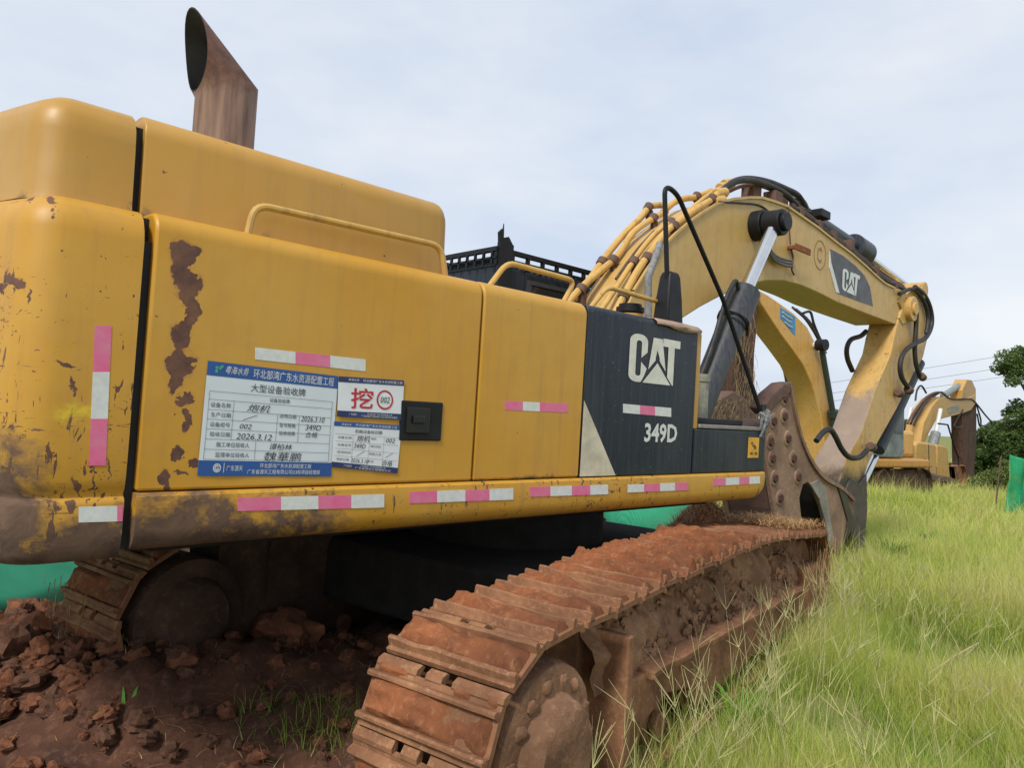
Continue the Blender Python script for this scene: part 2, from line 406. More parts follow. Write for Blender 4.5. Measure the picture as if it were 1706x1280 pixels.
MAT['paper'] = simple('sheet_paper', (0.62, 0.69, 0.75), 0.35, var=0.06, scale=3)
MAT['paperw'] = simple('white_paper', (0.68, 0.72, 0.76), 0.35, var=0.05, scale=3)
MAT['blue'] = simple('banner_blue', (0.018, 0.085, 0.31), 0.35, var=0.1)
MAT['navy'] = simple('banner_navy', (0.022, 0.035, 0.14), 0.35, var=0.1)
MAT['ink'] = simple('ink', (0.03, 0.035, 0.05), 0.5)
MAT['red'] = simple('red_print', (0.58, 0.02, 0.035), 0.45)
MAT['green'] = simple('green_print', (0.06, 0.42, 0.20), 0.45)

EX = thing('hydraulic_excavator', 'large worn yellow excavator filling the foreground, with inspection sheets on its side door', 'excavator', ML)

def loft_block(outline, profile):
    mb = MB(); rings = []
    for inset, z in profile:
        xm = max(p[0] for p in outline); off = offset_poly(outline, inset) if inset else outline
        rings.append([(xm if abs(o_[0] - xm) < 1e-6 else min(p[0], xm - .001 * i_), p[1], z) for i_, (p, o_) in enumerate(zip(off, outline)) for i_ in (1,)])
    return mb.loft(rings)

def arc_corner(cx_, cy_, r, a0, a1, n=7):
    return [(cx_ + r * math.cos(R(a0 + (a1 - a0) * i / n)), cy_ + r * math.sin(R(a0 + (a1 - a0) * i / n))) for i in range(n + 1)]

# --- counterweight (two tiers), outline counter-clockwise seen from above
def cw_outline(ys, xr, xf, r=0.16, bulge=0.30):
    # right rear corner near (xr, ys); rear face sweeps back to the middle
    right = [(xf, ys)]
    ang = 105
    pts = arc_corner(xr + r * 1.05, ys + r, r, 270, 270 - 75, 8)
    rear = []
    x0, y0 = pts[-1]
    for i in range(1, 7):
        t = i / 6; y = y0 + (YC - y0) * t
        rear.append((x0 - bulge * math.sin(t * math.pi / 2) * 0.95, y))
    half = [(xf, ys)] + pts + rear
    mir = [(x, 2 * YC - y) for x, y in half[:-1]][::-1]
    return (half + mir)[::-1]                     # counter-clockwise
ol = cw_outline(YS, 0.40, 0.805)
cwb = loft_block(ol, [(0.10, 0.985), (0.03, 1.0), (0.008, 1.04), (0.0, 1.09), (0.0, 1.205), (0.004, 1.222), (0.022, 1.232), (0.022, 1.245), (0.010, 1.262), (0.004, 1.30), (0.0, 1.40), (0.0, 2.19), (0.010, 2.235), (0.032, 2.278), (0.068, 2.308), (0.115, 2.323), (0.2, 2.328)])
CW = cwb.build('counterweight', MAT['cw'], EX, 50)
ol2 = cw_outline(UH, 0.425, 0.80, 0.17, 0.22)
cw2 = loft_block(ol2, [(-0.01, 2.318), (0.0, 2.36), (0.012, 2.60), (0.02, 2.66), (0.05, 2.715), (0.10, 2.745), (0.17, 2.752)])
cw2.build('counterweight_cap', MAT['hood'], EX, 50)
# dark backing behind the gaps, body core
mb = MB()
mb.box(0.79, 4.57, YS + 0.05, Y2 - 0.05, 1.06, 2.20); mb.box(4.5, 5.6, YS + 0.05, Y2 - 0.05, 1.06, 1.55)
mb.box(0.79, 2.3, UH + 0.05, 2 * YC - UH - 0.05, 2.20, 2.69)
mb.box(0.60, 0.84, YS + 0.034, Y2 - 0.034, 1.03, 2.20); mb.box(0.60, 0.84, YS + 0.09, Y2 - 0.09, 2.20, 2.30)
mb.box(0.62, 0.84, UH + 0.045, 2 * YC - UH - 0.045, 2.28, 2.63); mb.box(0.66, 0.84, UH + 0.15, 2 * YC - UH - 0.15, 2.6, 2.725)
mb.build('body_core', MAT['gap'], EX, 0)
# dark seal strips in the wide gap
def cross(z0, zt, y0, r, yin, lean=0.0):
    """outline in (y, z) of a body-side panel: straight side, rounded top edge, flat top"""
    pts = [(y0, z0)]
    for i in range(9):
        a = R(90 * i / 8)
        pts.append((y0 + lean + r * (1 - math.cos(a)), zt - r * (1 - math.sin(a))))
    pts += [(yin, zt + 0.01), (yin, z0)]
    return pts
def side_panel(name, x0, x1, mat, zt=ZT, z0=ZSEAM + 0.006, y0=YS, r=0.085, yin=YS + 0.34, bev=0.012):
    return MB().prism_x(cross(z0, zt, y0, r, yin), x0, x1).build(name, mat, EX, 40, bev, 2)
D1 = side_panel('engine_door', 0.842, 2.49, MAT['door'])
D2 = side_panel('pump_door', 2.502, 3.345, MAT['door2'], zt=2.328)
DP = side_panel('black_side_panel', 3.352, 4.575, MAT['dark'], r=0.05, zt=2.322, bev=0.006)
# far side of the body (same panels, plain)
for x0, x1 in ((0.842, 2.49), (2.502, 3.345)):
    MB().prism_x([(2 * YC - y, z) for y, z in cross(ZSEAM + .006, ZT, YS, 0.085, YS + 0.34)], x0, x1).build('far_side_door', MAT['door2'], EX, 40, 0.012)
# deck between
MB().box(2.2, 4.5, YS + 0.3, YC + 0.2, 2.18, 2.322).build('top_deck', MAT['hood'], EX, 0)
# worn tan edge and peeled flap on the front end of the black panel
mb = MB(); mb.prism_x(cross(1.575, 2.318, YS + 0.006, 0.055, YS + 0.30), 4.577, 4.640)
mb.build('panel_front_frame', MAT['hood'], EX, 40, 0.008)
g = MB(); pts = []
for i in range(9):
    t = i / 8; x = 4.05 + 0.55 * t
    h = 0.004 + 0.005 * math.sin(math.pi * t)
    pts.append((x, h))
vs = []; fs = []
for i, (x, h) in enumerate(pts):
    dip = 0.004 + 0.022 * max(0, math.sin(math.pi * (i - 2) / 6)) if 1 < i < 8 else 0.004
    vs += [(x, YS - 0.012 - 0.006 * math.sin(i), 2.285 - dip * .9), (x, YS - 0.016, 2.30), (x, YS + 0.02, 2.322 + h), (x, YS + 0.16, 2.33 + h)]
for i in range(8):
    for j in range(3):
        fs.append((i * 4 + j, i * 4 + 4 + j, i * 4 + 5 + j, i * 4 + 1 + j))
fl = g.add(vs, fs).build('peeled_edge_flap', simple('faded_pink_primer', (0.42, 0.29, 0.22), 0.7, var=.25), EX, 60)
sm = fl.modifiers.new('solid', 'SOLIDIFY'); sm.thickness = 0.005
# upper hood
hood = [(UH, 2.30)] + [(UH + 0.012 + 0.10 * (1 - math.cos(R(11.25 * i))), ZU + 0.02 - 0.10 * (1 - math.sin(R(11.25 * i)))) for i in range(9)]
hood += [(2 * YC - y, z) for y, z in hood[::-1]]
def hood_ring(x, d):
    cy, cz = YC, 2.30
    return [(x, y + (d if y < YC else -d), z - (d if z > 2.31 else 0)) for y, z in hood]
MB().loft([hood_ring(0.832, .004), hood_ring(.838, 0), hood_ring(2.315, 0)] + [hood_ring(2.315 + .085 * math.sin(R(15 * i)), .085 * (1 - math.cos(R(15 * i)))) for i in range(1, 7)]).build('engine_hood', MAT['hood'], EX, 50)
# door latch (black recessed handle)
c0 = at_y(668, 667, YS); c1 = at_y(733, 735, YS)
LA = MB().box(c0.x, c1.x, YS - 0.010, YS + 0.01, c1.z, c0.z).build('door_latch', MAT['black'], D1, 0, 0.006)
mb = MB(); mb.box(c0.x + .03, c0.x + 0.17, YS - 0.020, YS - 0.008, c1.z + .035, c0.z - .03); mb.box(c0.x + .06, c0.x + .13, YS - .034, YS - .018, c1.z + .085, c0.z - .07)
mb.build('latch_handle', simple('latch_plastic', (0.010, 0.010, 0.011), 0.3), D1, 0, 0.008)
# sill rail: rounded lower edge, cut-back front end
prof = [(YS + 0.30, ZSEAM), (YS - 0.012, ZSEAM)]
prof += [(YS - 0.028, ZSEAM - 0.012), (YS - 0.033, ZSEAM - 0.06), (YS - 0.03, 1.11)]
prof += [(YS - 0.03 + 0.09 * (1 - math.cos(R(15 * i))), 1.11 - 0.09 * math.sin(R(15 * i))) for i in range(1, 7)]
prof += [(YS + 0.30, 1.02)]
SR = MB().prism_x(prof, 0.838, 5.50)
rings = []
for i in range(1, 8):
    a = R(90 * i / 7); x = 5.50 + 0.21 * math.sin(a); s_ = math.cos(a)
    zc_ = ZSEAM
    rings.append([(x, y + (0.06 * (1 - s_) if y < YS + .2 else 0), ZSEAM - (ZSEAM - z) * (0.35 + 0.65 * s_)) for y, z in prof])
SR.loft([[(5.50, y, z) for y, z in prof]] + rings, cap0=False)
RAIL = SR.build('side_sill', MAT['rail'], EX, 40)
# front black box (fuel/tool box) with grey step strip and warning decal
FB = MB().box(4.60, 5.672, YS + 0.004, YS + 0.75, ZSEAM + 0.004, 1.578).build('tool_box', MAT['dark'], EX, 0, 0.012)
MB().box(4.66, 5.63, YS + 0.0, YS + 0.7, 1.582, 1.612).build('step_plate', simple('worn_step_plate', (0.30, 0.28, 0.26), 0.5, 0.3, scale=20), FB, 0, 0.006)
MB().box(4.78, 5.5, YS + 0.12, YS + 0.6, 1.612, 1.66).build('step_tread', MAT['gap'], FB, 0, 0.01)
c0 = at_y(1248, 729, YS); c1 = at_y(1263, 763, YS)
DEC = MB().box(c0.x, c1.x, YS - 0.002, YS + 0.006, c1.z, c0.z).build('warning_decal', simple('decal_yellow', (0.75, 0.40, 0.03), 0.4), FB, 0)
mb = MB(); dx = c1.x - c0.x; dz = c0.z - c1.z
for (u, v, a, b) in ((.3, .72, .12, .05), (.5, .6, .18, .05), (.62, .5, .12, .07), (.28, .22, .13, .06), (.72, .22, .13, .06)):
    mb.prism_y([(c0.x + dx * (u + a * math.cos(q)), c1.z + dz * (v + b * math.sin(q))) for q in [i * math.pi / 4 for i in range(8)]], YS - 0.005, YS - 0.001)
mb.build('decal_pictogram', simple('decal_print', (0.16, 0.06, 0.02), 0.5), FB, 0)
# rag tied on the front corner post
mb = MB(); a = at_y(1268, 690, YS + .06)
mb.cyl((5.66, YS + .03, 1.56), (5.70, YS + .05, 1.80), 0.022)
mb.build('corner_post', MAT['black'], EX)
mb = MB()
for i in range(7):
    mb.tube(curve_pts([(5.68 + rng.uniform(-.03, .03), YS + .03 + rng.uniform(-.03, .03), 1.76 - i * .012), (5.66 + rng.uniform(-.08, .05), YS + rng.uniform(-.03, .04), 1.68), (5.63 + rng.uniform(-.07, .03), YS + rng.uniform(-.02, .03), 1.58 - rng.uniform(0, .06))], 5), [0.022 * (1 - .06 * j) for j in range(11)], 6)
mb.build('tied_rag', simple('rag_grey', (0.23, 0.24, 0.24), 0.9, var=.5, scale=40), EX)

# striped reflective tape on the side
def tape(px0, py0, px1, py1, h_px, cols, Y=YS, vertical=False, name='reflective_tape', proud=0.0015, parent=None):
    mats = [MAT['white'], MAT['pink']]; mb = MB(); n = len(cols); tot = sum(c[1] for c in cols); acc = 0
    for c, wd in cols:
        t0 = acc / tot; acc += wd; t1 = acc / tot
        q = []
        for t in (t0, t1):
            x = px0 + (px1 - px0) * t; y = py0 + (py1 - py0) * t
            if vertical: q.append((at_y(x, y, Y), at_y(x + h_px, y, Y)))
            else: q.append((at_y(x, y, Y), at_y(x, y + h_px, Y)))
        (a0, b0), (a1, b1) = q
        vs = []
        for p in (a0, b0, b1, a1): vs.append((p.x, Y - proud, p.z))
        for p in (a0, b0, b1, a1): vs.append((p.x, Y + 0.002, p.z))
        mb.add(vs, [(0, 1, 2, 3), (0, 4, 5, 1), (1, 5, 6, 2), (2, 6, 7, 3), (3, 7, 4, 0)], 1 if c == 'p' else 0)
    return mb.build(name, mats, parent or EX, 0)
YR = YS - 0.033
tape(425, 579, 609, 599, 20, [('w', 67), ('p', 58), ('w', 59)])
tape(841, 668, 946, 673, 15, [('p', 30), ('w', 28), ('p', 47)])
tape(1038, 673, 1118, 680, 15, [('w', 28), ('p', 25), ('w', 27)])
tape(158, 543, 148, 776, 28, [('p', 77), ('w', 78), ('p', 78)], vertical=True)
tape(131, 845, 204, 843, 26, [('w', 64), ('p', 9)], Y=YS)
tape(396, 830, 640, 824, 22, [('p', 72), ('w', 62), ('p', 55), ('w', 55)], Y=YR)
tape(682, 820, 855, 814, 19, [('p', 46), ('w', 47), ('p', 40), ('w', 40)], Y=YR)
tape(883, 812, 1013, 808, 16, [('p', 34), ('w', 36), ('p', 31), ('w', 30)], Y=YR)
tape(1046, 808, 1146, 804, 13, [('w', 27), ('p', 27), ('w', 25), ('p', 22)], Y=YR)
tape(1188, 798, 1266, 794, 12, [('p', 21), ('w', 23), ('p', 17), ('w', 18)], Y=YR)

# ---------------------------------------------------------------- lettering
def text_2d(body, shear=0.0, offset=0.0):
    cu = bpy.data.curves.new('tmp', 'FONT'); cu.body = body; cu.size = 1; cu.shear = shear; cu.offset = offset; cu.resolution_u = 2
    o = bpy.data.objects.new('tmp', cu); COL.objects.link(o)
    dg = bpy.context.evaluated_depsgraph_get(); me = o.evaluated_get(dg).to_mesh()
    vs = [(v.co.x, v.co.y) for v in me.vertices]; fs = [tuple(p.vertices) for p in me.polygons]
    o.evaluated_get(dg).to_mesh_clear(); bpy.data.objects.remove(o); bpy.data.curves.remove(cu)
    if not vs: return [], []
    x0 = min(v[0] for v in vs); x1 = max(v[0] for v in vs); y0 = min(v[1] for v in vs); y1 = max(v[1] for v in vs)
    return [((v[0] - x0) / max(x1 - x0, 1e-6), (v[1] - y0) / max(y1 - y0, 1e-6)) for v in vs], fs
def put_text(mb, body, fn, box, shear=0.0, offset=0.0, mi=0):
    """stretch text over box=(s0,t0,s1,t1); fn(s,t) -> world point"""
    vs, fs = text_2d(body, shear, offset)
    s0, t0, s1, t1 = box
    if vs: mb.add([fn(s0 + (s1 - s0) * u, t0 + (t1 - t0) * v) for u, v in vs], fs, mi)
def cat_logo(mb, fn, mi=0):
    """the panel's three letters with the triangle"""
    def poly(pts): mb.add([fn(u, v) for u, v in pts], [tuple(range(len(pts)))], mi)
    def quadstrip(outer, inner):
        n = len(outer); mb.add([fn(*p) for p in outer] + [fn(*p) for p in inner], [(i, i + 1, n + i + 1, n + i) for i in range(n - 1)], mi)
    # C : stroke ring, open on the right
    w, r = 0.335, 0.15
    def ring(x0, x1, y0, y1, r_):
        p = [(x1, y1 - 0.36)]
        p += [(x1 - r_ + r_ * math.cos(R(a)), y1 - r_ + r_ * math.sin(R(a))) for a in range(0, 91, 15)]
        p += [(x0 + r_ + r_ * math.cos(R(a)), y1 - r_ + r_ * math.sin(R(a))) for a in range(90, 181, 15)]
        p += [(x0 + r_ + r_ * math.cos(R(a)), y0 + r_ + r_ * math.sin(R(a))) for a in range(180, 271, 15)]
        p += [(x1 - r_ + r_ * math.cos(R(a)), y0 + r_ + r_ * math.sin(R(a))) for a in range(270, 361, 15)]
        p += [(x1, y0 + 0.30)]
        return p
    o_ = ring(0, 0.34, 0.0, 1.0, 0.15); i_ = ring(0.125, 0.225, 0.13, 0.87, 0.05)
    # trim the lower right of the C along the triangle's edge
    def clip(p):
        u, v = p; lim = 0.27 + 0.42 * v
        return (min(u, lim - 0.035), v) if v < 0.45 else p
    quadstrip([clip(p) for p in o_], [clip(p) for p in i_])
    # A: two legs above the triangle + crossbar, with a slit
    poly([(0.445, 0.98), (0.535, 0.98), (0.535, 0.72), (0.505, 0.56), (0.505, 0.50), (0.37, 0.29)])
    poly([(0.535, 0.98), (0.625, 0.98), (0.72, 0.29), (0.585, 0.50), (0.585, 0.56), (0.535, 0.72)])
    # triangle
    poly([(0.27, 0.0), (0.83, 0.0), (0.545, 0.45)])
    # T
    poly([(0.64, 1.0), (1.0, 1.0), (1.0, 0.83), (0.64, 0.83)])
    poly([(0.755, 0.83), (0.885, 0.83), (0.885, 0.0), (0.865, 0.0), (0.755, 0.17)])
mb = MB(); x0, x1, z0, z1 = 3.775, 4.352, 1.872, 2.192
cat_logo(mb, lambda u, v: (x0 + (x1 - x0) * u, YS - 0.003, z0 + (z1 - z0) * v))
mb.build('maker_lettering', MAT['logo'], DP, 0)
mb = MB(); put_text(mb, '349D', lambda s, t: (3.985 + 0.385 * s, YS - 0.003, 1.470 + 0.132 * t), (0, 0, 1, 1), 0, 0.028)
mb.build('model_lettering', MAT['white'], DP, 0)
# white wedge decal at the lower rear of the black panel
a = at_y(975, 668, YS); b = at_y(1025, 796, YS)
MB().prism_y([(3.356, ZSEAM + .01), (3.356, a.z), (b.x, ZSEAM + .01)], YS - 0.002, YS + 0.004).build('white_wedge_decal', simple('wedge_white', (0.62, 0.57, 0.44), 0.5, var=.25), DP, 0)

# ---------------------------------------------------------------- handrails, mast, exhaust
def handrail(pts_px, Y, r=0.0165, name='handrail'):
    P = [at_y(x, y, Y) for x, y in pts_px]
    return MB().tube(round_path(P, 0.07), r, 10).build(name, MAT['pipe'], EX)
handrail([(412, 395), (424, 340), (735, 410), (742, 462)], 3.03)
handrail([(813, 480), (845, 437), (958, 468), (938, 505)], 3.05)
handrail([(978, 520), (1012, 478), (1110, 507), (1092, 535)], 3.10)
# black mast with bent guard bar down to the tool box
mb = MB()
b0 = at_y(1113, 530, 3.05)
mb.loft([[(b0.x + sx * wx, 3.05 + sy * wy, z) for sx, sy in ((-1, -1), (1, -1), (1, 1), (-1, 1))] for z, wx, wy in ((2.30, .098, .07), (2.50, .085, .06), (2.66, .064, .05), (2.70, .05, .04))])
mb.build('mast_base', MAT['black'], EX, 30, 0.015)
P = round_path([at_y(1113, 500, 3.04), at_y(1111, 452, 3.04), at_y(1107, 308, 3.04), at_y(1128, 322, 3.04), at_y(1205, 500, 3.04), Vector((5.70, 3.0, 1.70))], 0.09, 8)
MB().tube(P, 0.0185, 10).build('guard_bar', MAT['black'], EX)
# grey hose end beside the mast, filler cap
mb = MB(); P = curve_pts([at_y(x, y, 3.55) for x, y in ((1100, 405), (1090, 435), (1081, 460), (1080, 490), (1080, 540))], 6)
mb.tube(P, 0.030, 12); mb.build('sleeved_hose', MAT['grip'], EX)
mb = MB(); c = at_y(1050, 515, 3.35)
mb.cyl((c.x, 3.35, 2.30), (c.x, 3.35, 2.40), 0.10, 20); mb.cyl((c.x, 3.35, 2.415), (c.x, 3.35, 2.45), 0.105, 20, 1); mb.cyl((c.x, 3.35, 2.45), (c.x, 3.35, 2.475), 0.085, 20, 1)
mb.build('filler_cap', [MAT['pipe'], MAT['black']], EX)
# exhaust: vertical pipe, mitred elbow, slanting open mouth
cx_, cy_, r_ = 1.365, 3.76, 0.150
def ex_ring(f):
    return [f(math.cos(2 * math.pi * i / 28), math.sin(2 * math.pi * i / 28)) for i in range(28)]
def miter(c, s, rr): return (cx_ + rr * c, cy_ + rr * s, 3.185 + rr * c * 0.36)
def mouth(c, s, rr):
    return (cx_ - 0.165 - 0.03 * c - 0.02 * (1 - s * s), cy_ + rr * 1.0 * s, 3.345 + 0.20 * c * (rr / 0.15))
outer = [ex_ring(lambda c, s: (cx_ + r_ * c, cy_ + r_ * s, 2.66)), ex_ring(lambda c, s: miter(c, s, r_)), ex_ring(lambda c, s: mouth(c, s, r_))]
inner = [ex_ring(lambda c, s: mouth(c, s, r_ - .006)), ex_ring(lambda c, s: miter(c, s, r_ - .01)), ex_ring(lambda c, s: (cx_ + (r_ - .01) * c, cy_ + (r_ - .01) * s, 2.75))]
mb = MB(); mb.loft(outer, 0, True, False); mb.loft([outer[-1]] + inner, 1, False, True)
mb.build('exhaust_stack', [MAT['exh'], simple('soot', (0.02, 0.02, 0.022), 0.9)], EX, 40)
mb = MB(); mb.cyl((cx_, cy_, 2.72), (cx_, cy_, 2.79), 0.175, 28); mb.build('exhaust_collar', MAT['rust'], EX)

# ---------------------------------------------------------------- cab on the far side
CAB = MB()
cz0, cz1 = 1.25, 2.98; xr, xf, ya, yb = 4.31, 6.05, 4.93, 5.95
CAB.prism_y([(xr, cz0), (xf + .1, cz0), (xf + .12, 1.9), (xf - .25, cz1 - .04), (xr + .02, cz1)], ya, yb)
cab = CAB.build('cab', MAT['dark'], EX, 0, 0.05, 3)
mb = MB()
mb.box(4.75, 5.55, ya - 0.012, ya + 0.02, 2.35, 2.83)
mb.build('cab_window', MAT['glass'], cab, 0, 0.01)
MB().box(4.26, xr + .02, ya + .2, yb - .2, 2.4, 2.8).build('rear_window', MAT['glass'], cab, 0, 0.01)
mb = MB()
for z0_, z1_, x0_, x1_ in ((2.83, 2.87, 4.70, 5.60), (2.33, 2.36, 4.70, 5.60)): mb.box(x0_, x1_, ya - .02, ya, z0_, z1_)
for x0_, x1_ in ((4.70, 4.74), (5.56, 5.60)): mb.box(x0_, x1_, ya - .02, ya, 2.36, 2.83)
mb.build('window_frame', simple('frame_grey', (0.05, 0.055, 0.06), 0.4), cab, 0)
# slatted guard above the roof
mb = MB()
gx0, gx1 = 4.27, 6.0; gz = 3.075
mb.box(gx0, gx1, ya - .03, ya + .02, gz - .005, gz + .035); mb.box(gx0, gx1, yb - .02, yb + .03, gz - .005, gz + .035)
mb.box(gx0, gx0 + .05, ya + .02, yb - .02, gz - .005, gz + .035); mb.box(gx1 - .05, gx1, ya + .02, yb - .02, gz - .005, gz + .035)
for i in range(19):
    x = gx0 + .1 + i * (gx1 - gx0 - .2) / 18; mb.box(x - .012, x + .012, ya + .02, yb - .02, gz - .075, gz - .055)
for i in range(9):
    mb.box(gx0 + .01 + i * .2, gx0 + .035 + i * .2, ya - .03, ya + .01, cz1 - .03, gz - .005)
    y = ya + .02 + i * (yb - ya - .06) / 8; mb.box(gx0, gx0 + .02, y, y + .025, cz1 - .03, gz - .005)
mb.box(gx0, gx1, ya - .028, ya - .004, gz - .075, gz - .055); mb.box(gx0, gx0 + .025, ya, yb, gz - .075, gz - .055)
mb.build('roof_guard', MAT['black'], cab, 0)
mb = MB(); c = at_y(834, 412, ya)
mb.box(c.x - .05, c.x + .12, ya - .05, ya - .01, 2.72, 3.15)
mb.prism_y([(c.x - .05, 3.15), (c.x + .12, 3.15), (c.x + .06, 3.22), (c.x + .0, 3.20), (c.x - .02, 3.28), (c.x - .06, 3.24)], ya - .04, ya - .015)
mb.tube([(c.x - .01, ya - .03, 3.22), (c.x - .005, ya - .03, 3.33)], [.014, .004], 6)
mb.build('lamp_bracket', MAT['black'], cab, 0)
# ================================================================ boom, stick, breaker
BY0, BY1 = 3.98, 4.55
up = [(1024, 560), (1056, 485), (1076, 453.5), (1105.7, 409.6), (1127, 388.5), (1150, 369), (1168, 356), (1197, 338), (1222, 331), (1250, 328.5), (1270, 329), (1290, 335), (1312, 343),
      (1335, 359), (1363, 378.5), (1391, 401), (1419, 422), (1443, 443), (1462, 461), (1476, 472.6), (1491, 479.6), (1504, 484), (1513, 494), (1517, 510), (1515, 527), (1506, 538), (1490, 540)]
lo = [(1452, 526), (1422, 514.5), (1393, 503), (1364, 488), (1334, 475), (1305, 467.6), (1276, 467.6), (1258, 472), (1240, 478), (1218, 486), (1197, 495.4), (1167, 511.5), (1135, 532), (1105, 556), (1080, 590), (1050, 606)]
poly = xz(up + lo, BY0)
mb = MB(); mb.prism_y(poly, BY0, BY1)
BOOM = mb.build('boom', MAT['boom'], EX, 32, 0.012, 2)
# raised weld line under the top edge (top plate overhang)
mb = MB(); U = [at_y(x, y, BY0 - .012) for x, y in up[1:21]]
vs = []; fs = []
for p in U: vs += [(p.x, BY0 - .018, p.z + .012), (p.x, BY0 - .018, p.z - .016), (p.x, BY0 + .01, p.z - .016), (p.x, BY0 + .01, p.z + .012), ]
for i in range(len(U) - 1):
    for j in range(4): fs.append((i * 4 + j, i * 4 + (j + 1) % 4, i * 4 + 4 + (j + 1) % 4, i * 4 + 4 + j))
mb.add(vs, fs).build('top_plate_edge', MAT['boom'], BOOM, 30)
# boom badge: dark plate with lettering and white edge
bp = [(1383, 415), (1404, 426), (1425, 443), (1440, 459), (1449, 478), (1454, 510), (1430, 502), (1396, 489), (1390, 470), (1383, 440)]
BADGE = MB().prism_y(xz(bp, BY0), BY0 - 0.004, BY0 + .004).build('boom_badge', simple('badge_grey', (0.075, 0.08, 0.095), 0.45, var=.3), BOOM, 0)
MB().prism_y(xz([(1382, 418), (1384, 437), (1398, 489), (1392, 487), (1381, 446)], BY0), BY0 - 0.007, BY0).build('badge_edge', MAT['white'], BOOM, 0)
q = [at_y(x, y, BY0) for x, y in ((1402, 483), (1428, 495), (1432, 460), (1403, 446))]
mb = MB()
def bil(u, v):
    p = q[0] * (1 - u) * (1 - v) + q[1] * u * (1 - v) + q[2] * u * v + q[3] * (1 - u) * v
    return (p.x, BY0 - 0.008, p.z)
cat_logo(mb, bil); mb.build('boom_lettering', MAT['white'], BOOM, 0)
# faded round stencil
mb = MB(); c = at_y(1366, 425, BY0)
for a_, b_, nn in ((0.17, 0.155, 24),):
    mb.add([(c.x + a_ * math.cos(2 * math.pi * i / nn), BY0 - .003, c.z + a_ * 1.1 * math.sin(2 * math.pi * i / nn)) for i in range(nn)] + [(c.x + b_ * math.cos(2 * math.pi * i / nn), BY0 - .003, c.z + b_ * 1.1 * math.sin(2 * math.pi * i / nn)) for i in range(nn)], [(i, (i + 1) % nn, nn + (i + 1) % nn, nn + i) for i in range(nn)])
put_text(mb, 'C', lambda s, t: (c.x - .08 + .16 * s, BY0 - .003, c.z - .10 + .2 * t), (0, 0, .8, 1), 0, .02)
mb.build('faded_stencil', simple('stencil_faded', (0.40, 0.22, 0.07), 0.6), BOOM, 0)
# lamp bracket, thin cables and a bent wire on the boom side
mb = MB(); a = at_y(1310, 412, BY0); b = at_y(1334, 411, BY0)
mb.box(a.x, b.x + .02, BY0 - .12, BY0 - .10, a.z - .04, a.z + .035); mb.box(a.x + .02, a.x + .07, BY0 - .11, BY0, a.z - .02, a.z + .02)
mb.build('bent_bracket', simple('orange_rust', (0.30, 0.10, 0.03), 0.85, var=.4, scale=20), BOOM, 0, 0.004)
mb = MB(); mb.tube(curve_pts([at_y(x, y, BY0 - .02) for x, y in ((1314, 345), (1315, 380), (1317, 408))], 5), .008, 6)
mb.tube(curve_pts([at_y(x, y, BY0 - .03) for x, y in ((1318, 416), (1321, 430), (1319, 448), (1323, 458))], 5), .011, 6)
mb.build('hanging_wire', MAT['rust'], BOOM)
MB().tube(curve_pts([at_y(x, y, BY0 - .01) for x, y in ((1196, 336), (1230, 338), (1262, 341), (1278, 350), (1284, 360))], 6), .010, 6).build('grease_line', MAT['rubber'], BOOM)
mb = MB()
for off in (0, 5, 10): mb.tube(curve_pts([at_y(x + off * .2, y + off, BY0 - .05) for x, y in ((1280, 412), (1290, 425), (1305, 432), (1318, 434))], 6), .018, 8)
mb.build('rod_side_hoses', simple('grey_hose', (0.16, 0.145, 0.14), 0.6), BOOM)

# boom cylinders (near and far of the boom)
def boom_cyl(Y, mirror=False):
    S = lambda v: Vector((v.x, Y, v.z))
    top = S(at_y(1291, 372, 3.75)); mid = S(at_y(1241, 487, 3.75)); bas = S(at_y(1170, 668, 3.75))
    d = (bas - top).normalized(); base = top + d * ((bas - top).length + .45)
    out = -1 if not mirror else 1
    mb = MB(); mb.cyl(mid, mid + d * 0.36, .158, 22); mb.cyl(mid + d * .36, base, .133, 22)
    mb.cyl(mid + d * .33, mid + d * .38, .165, 22)
    c = mb.build('boom_cylinder', MAT['cyl'], EX, 40)
    MB().cyl(top + d * .02, mid + d * .05, .072, 18).build('piston_rod', MAT['chrome'], c, 40)
    mb = MB(); mb.cyl((top.x, Y - .10, top.z), (top.x, Y + .10, top.z), .14, 24); mb.cyl((top.x, Y + out * .10, top.z), (top.x, Y + out * .15, top.z), .10, 20)
    mb.cyl((top.x, Y - out * .26, top.z), (top.x, Y - out * .10, top.z), .165, 24)
    mb.build('rod_eye', MAT['black'], c, 40, .01)
    mb = MB(); s_ = Vector((0, out * .15, 0)); nrm = Vector((-d.z, 0, d.x))
    mb.tube(round_path([mid + d * .1 + nrm * -.15 + s_ * .2, mid + d * .06 + nrm * -.27 + s_ * .3, mid + d * .3 + nrm * -.30 + s_ * .3, mid + d * .9 + nrm * -.20 + s_ * .3, base + nrm * -.2 + s_ * .3], .1), .022, 8)
    mb.build('cylinder_line', MAT['rubber'], c)
    mb = MB(); mb.tube(round_path([mid + d * .42 - nrm * .16, mid + d * .42 - nrm * .16 + s_, mid + d * .42 + s_ * 1.15, mid + d * .42 + nrm * .17 + s_ * .6], .05), .014, 6)
    mb.build('hose_clip', MAT['black'], c)
    return c
boom_cyl(3.75); boom_cyl(4.78, True)
# worn base shroud of the near cylinder (grey, flaking)
mb = MB(); a = at_y(1168, 630, 3.3); b = at_y(1165, 705, 3.3)
mb.cyl((a.x, 3.3, a.z + .03), (a.x, 3.3, a.z - .03), .075, 20); mb.cyl((a.x, 3.3, a.z - .03), (b.x, 3.3, b.z - .1), .066, 20)
mb.build('cylinder_base_shroud', simple('flaking_grey', (0.34, 0.34, 0.27), 0.7, var=.3, scale=22), EX, 40)
